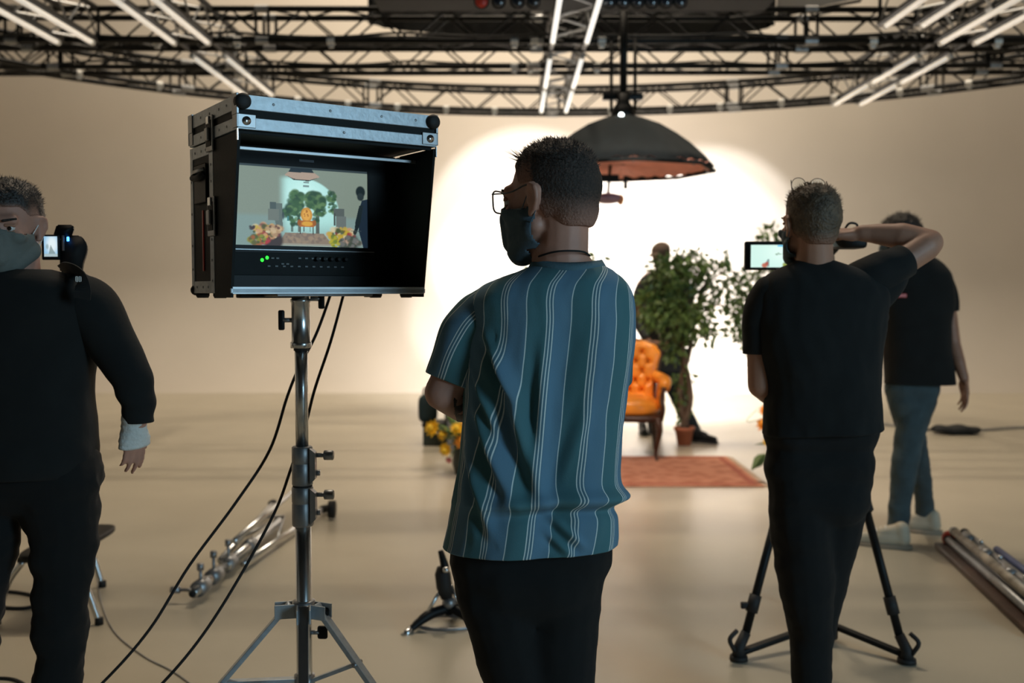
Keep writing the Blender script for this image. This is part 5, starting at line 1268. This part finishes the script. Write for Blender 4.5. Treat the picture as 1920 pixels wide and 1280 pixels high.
rows = [(474, 1694, 1736, .050), (480, 1685, 1746, .062), (488, 1674, 1760, .08), (500, 1664, 1772, .10), (520, 1658, 1784, .12), (560, 1656, 1786, .135), (610, 1658, 1780, .14), (660, 1661, 1781, .14), (700, 1661, 1787, .14), (718, 1661, 1790, .14)]
tee_loft('shirt', rows, D, M_TEE2, root, fold=lambda s, z, th, t: (.008*noise.noise(V((s*10, z*7, 13)))+.007*math.sin(s*18)*smst(.6, 1, t))*smst(0, .15, t), n=90)
sleeve('sleeve', [q(1760, 520), q(1773, 545), q(1779, 565), q(1781, 583)], [.066, .060, .055, .050], M_TEE2, root); sleeve('sleeve', [q(1680, 525), q(1669, 548, .02), q(1664, 572, .03), q(1660, 592, .04)], [.06, .058, .054, .05], M_TEE2, root)
p = q(1690, 554, -.139); add('shirt_patch', boxb(p-V((.028, .006, .010)), p+V((.028, .006, .010)), .002), M_RED, root, smooth=False)
add('wrist_strap', tube(NB(), [q(1660, 612, .02), q(1655, 622, .03)], [.052, .052], 20), M_MATTE, root)
trousers('jeans', [(q(1692, 728), .100, q(1728, 728), .100), (q(1693, 700), .10, q(1728, 700), .10)],
    [[(q(1724, 748), .100), (q(1708, 800, -.02), .086), (q(1697, 865, -.04), .075), (q(1689, 930, -.03), .066), (q(1683, 990, -.03), .060)], [(q(1696, 748), .098), (q(1706, 800, .04), .080), (q(1723, 865, .12), .064), (q(1731, 920, .2), .056), (q(1735, 968, .26), .055)]], M_JEAN, root, .010, .009, 21)
f1 = floor_pt(1672, 1026); f2 = floor_pt(1732, 998)
shoe(root, (f1.x, f1.y, 0), math.radians(68), M_SHOE, size=1.08); shoe(root, (f2.x, f2.y, .0), math.radians(62), M_SHOE, size=1.05)
for a, b in ((q(1688, 985, -.03), q(1689, 1008, -.05)), (q(1741, 962, .26), q(1742, 984, .26))): add('sock', cyl(NB(), a, b, .043, 16), M_MATTE, root)

# ---- the masked man on the left
D = 2.6
root = thing('person', 'masked man in a long-sleeved black top with a bandaged hand at the left edge', 'person', (W(30, 900, D).x, D, 0))
hd = Head(W(19, 428, D), 180+6, -6, 0, .95)
bm = NB(); hd.build(bm, q(32, 540), .060)
chain(bm, [(q(32, 535), .052), (q(95, 570), .045), (q(150, 585), .045)]); chain(bm, [(q(32, 535), .052), (q(-30, 570), .045), (q(-85, 585), .045)])
chain(bm, [(q(35, 630), .10), (q(38, 740), .10), (q(38, 860), .09), (q(38, 890), .05)]); chain(bm, [(q(-20, 640), .07), (q(95, 640), .07)])
chain(bm, [(q(150, 580), .045), (q(205, 650, -.01), .042), (q(244, 705, -.03), .038), (q(257, 770, -.03), .031), (q(254, 794, -.03), .028)])
HD_ = (-.12, .22, -.95); HN_ = (-.75, .45, .3); HW_ = q(253, 798, -.03); hand(bm, HW_, HD_, HN_, 1, .24, .84, .55, .05)
chain(bm, [(q(-90, 580), .045), (q(-130, 650, -.02), .042), (q(-150, 720, -.05), .040), (q(-120, 790, -.18), .034)])
hand(bm, q(-116, 800, -.2), (.1, -.2, -1), (.6, .6, 0), -1, .5, .98)
for a in ((105, 118, 110, 110), (-30, -36, -60, -60)): chain(bm, [(q(a[0], 920), .088), (q(a[1], 1080), .062), (q(a[2], 1290), .044), (q(a[3], 1530), .036)])
add('body', bake(bm, .005, 4), M_SKIN, root)
hd.eyes(root); hd.hair(M_HAIRD, root, top=.014, side=.004, front=.058, nape=-.055, strands=2000, slen=.010, seed=15, up=.3, tuft=1.6); hd.mask(M_MASKG, root)
rows = [(505, -28, 92, .065), (511, -52, 116, .080), (519, -80, 142, .095), (530, -108, 168, .105), (550, -122, 184, .115), (590, -124, 186, .125), (650, -118, 177, .130), (720, -112, 171, .130), (800, -108, 175, .130), (850, -106, 178, .132), (885, -106, 179, .134)]
tee_loft('shirt', rows, D, M_TEE2, root, fold=lambda s, z, th, t: (.007*noise.noise(V((s*9, z*9, 23)))+.006*noise.noise(V((s*12, z*30, 29)))*smst(.5, 1, t))*smst(0, .15, t), n=120)
def fold_l(a, t): return .05*math.sin(34*t+2*math.sin(a))*smst(.45, .75, t)+.03*math.sin(2*a+9*t)
sleeve('sleeve', [q(140, 560), q(172, 580), q(208, 640, -.01), q(243, 700, -.03), q(258, 750, -.03), q(260, 790, -.03)], [.070, .076, .064, .052, .045, .038], M_TEE2, root, fold=fold_l, dense=8)
sleeve('sleeve', [q(-80, 560), q(-108, 590), q(-132, 650, -.02), q(-150, 715, -.05), q(-125, 780, -.16)], [.078, .076, .064, .052, .04], M_TEE2, root, fold=fold_l)
# bandage wrapped round palm and wrist
bw = NB(); d_ = V(HD_).normalized(); n_ = V(HN_); n_ = (n_-d_*n_.dot(d_)).normalized(); s_ = d_.cross(n_)
rings = []
for i in range(15):
    t_ = -.030+.088*i/14; wd = .031+.012*smst(.0, .045, t_); th_ = .030-.004*smst(.01, .06, t_)
    rings.append([HW_+d_*t_*.98+s_*((wd+.0012*(i % 3))*math.cos(a)+.003*smst(0, .05, t_))+n_*((th_+.001*(i % 2))*math.sin(a)+.004) for a in [2*PI*k/36 for k in range(36)]])
loft(bw, rings); bmesh.ops.recalc_face_normals(bw, faces=bw.faces); add('bandage', bw, M_BAND, root, label='white bandage round the hand')
trousers('trousers', [(q(-40, 890), .115, q(112, 890), .115), (q(-30, 850), .10, q(100, 850), .10)],
    [[(q(108, 910), .110), (q(118, 985), .094), (q(119, 1060), .080), (q(114, 1180), .071), (q(110, 1290), .064), (q(110, 1520), .06)], [(q(-34, 910), .110), (q(-34, 985), .098), (q(-50, 1080), .090), (q(-66, 1200), .085), (q(-74, 1300), .07), (q(-74, 1520), .06)]], M_PANT, root, .009, .011, 31)
shoe(root, (q(110, 0).x, D, 0), PI+.1); shoe(root, (q(-70, 0).x, D+.05, 0), PI-.15)
# his camera, riding on a strap behind his left shoulder
cp = W(125, 478, 2.72)
root = thing('video_camera', 'small black camera with a lit flip-out screen behind the left man\'s shoulder', 'camera', cp)
K = lambda px, py, dy=0: W(px, py, 2.72+dy)
bm = NB(); a, b = K(112, 505), K(162, 442)
prof_ = [K(112, 452), K(117, 441), K(150, 441), K(158, 448), K(163, 462), K(160, 478), K(155, 490), K(152, 510), K(112, 510)]
panel(bm, prof_, .12, (-.36, .93, 0)); bmesh.ops.bevel(bm, geom=[e for e in bm.edges], offset=.004, segments=2, affect='EDGES'); add('camera_body', bm, M_RUB, root)
bm = NB(); panel(bm, [K(106, 421), K(136, 421), K(139, 427), K(131, 447), K(98, 447)], .05, (-.36, .93, 0)); bmesh.ops.bevel(bm, geom=[e for e in bm.edges], offset=.003, segments=2, affect='EDGES'); add('top_handle', bm, M_PLAST, root)
fs_ = add('flip_screen', boxb(K(78, 487, -.012), K(114, 440, .0), .003), M_PLAST, root)
NX2, NY2 = 36, 40; gu, gv = np.meshgrid((np.arange(NX2)+.5)/NX2, 1-(np.arange(NY2)+.5)/NY2); img = np.zeros((NY2, NX2, 3)); img[:] = lin((150, 195, 225)); put(ell(.6, .4, .4, .4, .6), (225, 240, 245)); put(poly([(.35, .85), (.5, .4), (.62, .6), (.85, .85)]), (120, 140, 140), .8); put(ell(.25, .5, .1, .12, .5), (110, 140, 140), .6); put(rect(.0, .85, 1, 1), (170, 190, 195))
c1 = K(82, 443, -.014); c2 = K(108, 481, -.014)
me = bpy.data.meshes.new('screen'); me.from_pydata([(c1.x+(c2.x-c1.x)*i/(NX2-1), c1.y, c2.z+(c1.z-c2.z)*j/(NY2-1)) for j in range(NY2) for i in range(NX2)], [], [(j*NX2+i, j*NX2+i+1, j*NX2+i+1+NX2, j*NX2+i+NX2) for j in range(NY2-1) for i in range(NX2-1)])
ca = me.color_attributes.new('picture', 'FLOAT_COLOR', 'POINT'); ca.data.foreach_set('color', np.concatenate([img, np.ones((NY2, NX2, 1))], 2).astype(np.float32).reshape(-1))
add('screen', me, attr_mat('flip_screen_picture', 'picture', 1.0, .35), fs_, label='lit bluish screen')
add('shoulder_pad', boxb(W(92, 523, 2.60), W(122, 512, 2.60)+V((0, .15, 0)), .006), M_RUB, root)
add('silver_strip', boxb(K(116, 470, -.004), K(121, 441, .0), .001), M_STEEL, root, smooth=False)
add('indicator_light', boxb(K(125, 452, -.003), K(130, 444, .0), .001), M_BLUELED, root, label='lit blue light')
add('lens_barrel', tube(NB(), [K(140, 470, .13), K(140, 470, .20), K(140, 470, .201), K(140, 470, .23)], [.030, .030, .034, .034], 20), M_PLAST, root)
# shoulder strap with its white mark
root = thing('camera_strap', 'black camera strap with a small white mark over the left man\'s shoulder', 'strap', W(150, 520, 2.5))
sp = [W(118, 508, 2.70), W(128, 503, 2.62), W(138, 506, 2.53), W(150, 518, 2.485), W(155, 540, 2.465), W(154, 560, 2.47)]
P_ = spline(sp, 6); bm = NB(); L_ = []
for i, p in enumerate(P_):
    dd = (P_[min(i+1, len(P_)-1)]-P_[max(i-1, 0)]).normalized(); sd = dd.cross(V((0, 1, .4))).normalized(); nn = sd.cross(dd)
    L_.append([p+sd*.02+nn*.0015, p-sd*.02+nn*.0015, p-sd*.02-nn*.0015, p+sd*.02-nn*.0015])
loft(bm, L_); st = add('webbing', bm, M_MATTE, root, smooth=False)
c = W(147, 523, 2.458); bm = NB()
for x0, x1, z0_, z1 in ((-.007, -.0055, -.007, .007), (-.007, -.002, .0055, .007), (-.007, -.002, -.007, -.0055), (-.003, -.0015, -.007, .007), (.001, .0025, -.007, .007), (.001, .007, -.007, -.0055), (.0055, .007, -.007, .007), (.001, .007, .0055, .007)):
    box(bm, c+V((x0, -.001, z0_)), c+V((x1, .001, z1)))
add('woven_mark', bm, M_WHITE, root, smooth=False)['kind'] = 'stuff'

# ---- the man half hidden behind the ficus
D = 9.9
root = thing('person', 'man in a cap and dark top half hidden behind the bushy ficus tree', 'person', (W(1240, 900, D).x, D, 0))
hd = Head(W(1240, 480, D), 180-50, -20, 0, 1.05)
bm = NB(); hd.build(bm, q(1242, 512), .056)
chain(bm, [(q(1242, 512), .065), (q(1215, 522), .06), (q(1203, 535), .055)]); chain(bm, [(q(1242, 512), .065), (q(1268, 522), .06), (q(1280, 535), .055)])
chain(bm, [(q(1242, 550), .14), (q(1242, 680), .13)])
chain(bm, [(q(1203, 540), .05), (q(1195, 600, -.05), .042), (q(1215, 640, -.2), .032)]); chain(bm, [(q(1280, 540), .05), (q(1290, 600, -.05), .042), (q(1270, 640, -.2), .032)])
hand(bm, q(1217, 642, -.21), (.5, -.6, .1), (0, 0, -1), 1, .5); hand(bm, q(1268, 642, -.21), (-.5, -.6, .1), (0, 0, -1), -1, .5)
chain(bm, [(q(1228, 700), .085), (q(1228, 780), .055), (q(1228, 822), .04)]); chain(bm, [(q(1256, 700), .085), (q(1280, 770), .055), (q(1300, 808), .04)])
add('body', bake(bm, .010, 3), M_SKIN2, root)
hd.eyes(root); hd.mask(M_MASKG, root)
bm = NB(); hd.ell(bm, (0, -.012, .052), (.086, .104, .082)); hd.ell(bm, (0, .10, .050), (.06, .06, .008)); add('cap', bake(bm, .008, 2), mat('brown_cap_cloth', (.13, .085, .06), .9), root)
mg = mat('dark_grey_cotton', (.035, .04, .045), .9)
tee_loft('shirt', [(503, 1231, 1254, .05), (508, 1222, 1264, .08), (518, 1206, 1282, .11), (540, 1195, 1291, .13), (600, 1200, 1286, .14), (660, 1202, 1284, .14), (695, 1201, 1285, .14)], D, mg, root, n=60)
sleeve('sleeve', [q(1212, 528), q(1200, 550), q(1193, 595, -.03), q(1212, 636, -.19)], [.07, .066, .055, .04], mg, root, n=32); sleeve('sleeve', [q(1276, 528), q(1286, 550), q(1292, 595, -.03), q(1272, 636, -.19)], [.07, .066, .055, .04], mg, root, n=32)
mk = mat('dark_blue_trouser_cloth', (.012, .018, .025), .9)
trousers('trousers', [(q(1226, 700), .11, q(1260, 700), .11)], [[(q(1226, 710), .105), (q(1228, 780), .08), (q(1228, 818), .07)], [(q(1260, 710), .105), (q(1282, 770), .08), (q(1302, 806), .07)]], mk, root, .014, .008, 5)
f1 = floor_pt(1228, 838); f2 = floor_pt(1312, 829)
shoe(root, (f1.x, D, 0), PI); shoe(root, (f2.x, f2.y, 0), -2.2)

# ------------------------------------------------------------------ things on the floor
# light stand lying on the floor behind the monitor stand
A0 = floor_pt(362, 1112, .06); A1 = floor_pt(520, 978, .06); 
root = thing('folded_light_stand', 'chrome light stand lying folded on the floor behind the monitor stand', 'stand', (A0+A1)/2-V((0, 0, .06)))
dv = (A1-A0).normalized(); sv_ = V((-dv.y, dv.x, 0)).normalized(); L_ = (A1-A0).length
def T3_(a, b, z): return A0+dv*a+sv_*b+V((0, 0, z))
add('pole', tube(NB(), [T3_(0, 0, 0), T3_(.5, 0, 0)], .022, 16), M_CHROME, root); add('pole', tube(NB(), [T3_(.45, 0, 0), T3_(L_, 0, .0)], .030, 16), M_CHROME, root)
add('pole_socket', cyl(NB(), T3_(-.012, 0, 0), T3_(.002, 0, 0), .016, 14), M_MATTE, root)
for a in (.06, .24, .46, .8): add('collar', tube(NB(), [T3_(a, 0, 0), T3_(a+.09, 0, 0)], .038, 16), M_STEEL, root)
for a, z in ((.10, .05), (.28, .06), (.50, .06)):
    k = add('clamp_screw', cyl(NB(), T3_(a, 0, 0), T3_(a, .0, z+.04), .008, 8), M_STEEL, root); add('screw_knob', cyl(NB(), T3_(a, 0, z+.03), T3_(a, 0, z+.06), .017, 12), M_STEEL, k)
k = add('clamp_screw', cyl(NB(), T3_(.05, 0, 0), T3_(.05, .09, 0), .008, 8), M_STEEL, root); add('screw_knob', cyl(NB(), T3_(.05, .08, 0), T3_(.05, .12, 0), .017, 12), M_STEEL, k)
for b, z, a0_, a1_ in ((-.10, -.02, .55, L_+.45), (.10, .0, .55, L_+.50), (0, .11, .60, L_+.52)):
    add('leg', tube(NB(), [T3_(a0_, b*.6, z*.8), T3_(a1_, b*1.7, z)], .017, 10), M_CHROME, root)
    add('strut', tube(NB(), [T3_(a0_+.5, b*.95, z*.9), T3_(L_+.15, 0, 0)], .009, 8), M_STEEL, root)
    add('foot', tube(NB(), [T3_(a1_-.02, b*1.7, z), T3_(a1_+.06, b*1.8, z-.01)], .026, 12), M_RUB, root)
k = T3_(L_+.35, -.25, .0); add('wheel', tube(NB(), [k-V((.02, 0, 0)), k+V((.02, 0, 0))], .055, 18), M_RUB, root)
# black stand with splayed legs near the centre
C0 = floor_pt(838, 1172)
root = thing('low_stand', 'low black and chrome stand with splayed feet left of the striped shirt man\'s legs', 'stand', C0)
zf = C0.y; Q = lambda px, py, dy=0: W(px, py, zf+dy)
add('post', tube(NB(), [Q(842, 1150), Q(834, 1060), Q(826, 1032)], [.020, .018, .012], 12), M_PLAST, root)
add('sleeve_grip', tube(NB(), [Q(838, 1120), Q(833, 1100), Q(830, 1075), Q(829, 1062)], [.026, .034, .034, .022], 16), M_RUB, root)
add('post_joint', sph(NB(), Q(842, 1130), .03), M_STEEL, root)
for a, b, c in (((838, 1140, 0), (800, 1155, -.05), (755, 1193, -.12)), ((845, 1138, 0), (870, 1152, -.03), (900, 1178, -.08)), ((842, 1140, .02), (862, 1130, .25), (880, 1120, .45))):
    l = add('leg', tube(NB(), spline([Q(*a), Q(*b), Q(*c)], 5), [.022]*6+[.020, .016, .014, .012, .010], 10), M_PLAST, root)
    pa, pb = Q(*b), Q(*c); pc = pa.lerp(pb, .65); add('foot', tube(NB(), [pc, pb], [.018, .014], 10), M_CHROME, l)
add('strut', tube(NB(), [Q(829, 1100), Q(800, 1150, -.05)], .008, 8), M_CHROME, root); add('strut', tube(NB(), [Q(845, 1095), Q(868, 1148)], .008, 8), M_CHROME, root)
add('knob', sph(NB(), Q(836, 1068, -.04), .014), M_CHROME, root); add('ground_ring', tube(NB(), [C0+V((.14*math.cos(k*PI/12), .09*math.sin(k*PI/12), .012)) for k in range(25)], .008, 6), M_STEEL, root)
# bundle of poles at the right edge
B0 = floor_pt(1795, 1012, .05); B1 = floor_pt(1990, 1180, .05); dv = (B1-B0).normalized(); sv_ = V((-dv.y, dv.x, 0)); L_ = (B1-B0).length
M_WORN = mat('worn_silver_paint', (.34, .31, .26), .6, .3, var=.45, scale=14)
root = thing('folded_stand_bundle', 'worn silver stand lying flat with red and blue tape at the right edge', 'stand', B0-V((0, 0, .05)))
def TB_(a, b, z): return B0+dv*a+sv_*b+V((0, 0, z))
for b, z, m, a in ((-.045, 0, M_STEEL, 0), (0, .0, M_STEEL, .03), (.045, .0, M_WORN, -.02), (-.022, .05, M_WORN, .02), (.025, .05, M_STEEL, .05)):
    add('pole', tube(NB(), [TB_(a, b, z), TB_(L_+a, b, z)], .023, 12), m, root); add('pole_end', cyl(NB(), TB_(a-.012, b, z), TB_(a+.01, b, z), .026, 12), M_RUB if m is M_STEEL else M_CHROME, root)
add('end_knob', sph(NB(), TB_(-.03, -.03, -.0), .045), M_RED, root, label='red end knob')
for a in (.15, .45, .8): add('coupling', tube(NB(), [TB_(a, .0, .052), TB_(a+.09, .0, .052)], .032, 12), M_STEEL, root); add('bolt', sph(NB(), TB_(a+.2, .02, .078), .012), M_CHROME, root)
add('tape_band', tube(NB(), [TB_(.42, .075, .06), TB_(L_, .075, .07)], .018, 8), M_BLUEC, root, label='blue taped tube')
add('base_rail', boxb((0, -.12, -.018), (L_, .0, .012), .004, Matrix.Translation(B0-V((0, 0, .03))) @ dv.to_track_quat('X', 'Z').to_matrix().to_4x4()), M_WOOD, root)
# tubular stool behind the left man
zf = 4.6
s0 = floor_pt(186, 1170); root = thing('stool', 'stool with bent chrome legs and a black rail behind the left man', 'stool', (W(90, 0, s0.y).x, s0.y, 0))
h1 = W(0, 1060, s0.y).z; xa = W(8, 0, s0.y).x; xb = s0.x
add('leg', tube(NB(), spline([V((xb, s0.y, .01)), V((xb-.05, s0.y, h1-.10)), V((xb-.10, s0.y, h1-.02)), V((xb-.18, s0.y, h1+.02))], 6), .014, 10), M_CHROME, root)
s1 = floor_pt(192, 1100)
add('leg', tube(NB(), spline([V((s1.x, s1.y, .01)), V((s1.x-.05, s1.y-.0, h1-.08)), V((s1.x-.10, s1.y, h1+.0)), V((s1.x-.18, s1.y-.02, h1+.02))], 6), .014, 10), M_CHROME, root)
xl_ = xa-.10
for yy_ in (s0.y, s1.y): add('leg', tube(NB(), spline([V((xl_, yy_, .01)), V((xl_+.05, yy_, h1-.08)), V((xl_+.12, yy_, h1+.02))], 6), .014, 10), M_CHROME, root)
for yy_ in (s0.y, s1.y): add('rail', tube(NB(), [V((xl_+.10, yy_, h1+.025)), V((xb-.16, yy_, h1+.025))], .014, 8), M_PLAST, root)
add('seat', superbox(NB(), ((xl_+xb)/2-.02, (s0.y+s1.y)/2, h1+.035), ((xb-xl_)/2-.10, (s1.y-s0.y)/2+.03, .018), 5), M_PLAST, root)
for x, yy_ in ((xb, s0.y), (s1.x, s1.y), (xl_, s0.y), (xl_, s1.y)): add('rubber_tip', cyl(NB(), (x, yy_, 0), (x, yy_, .03), .018, 12), M_RUB, root)
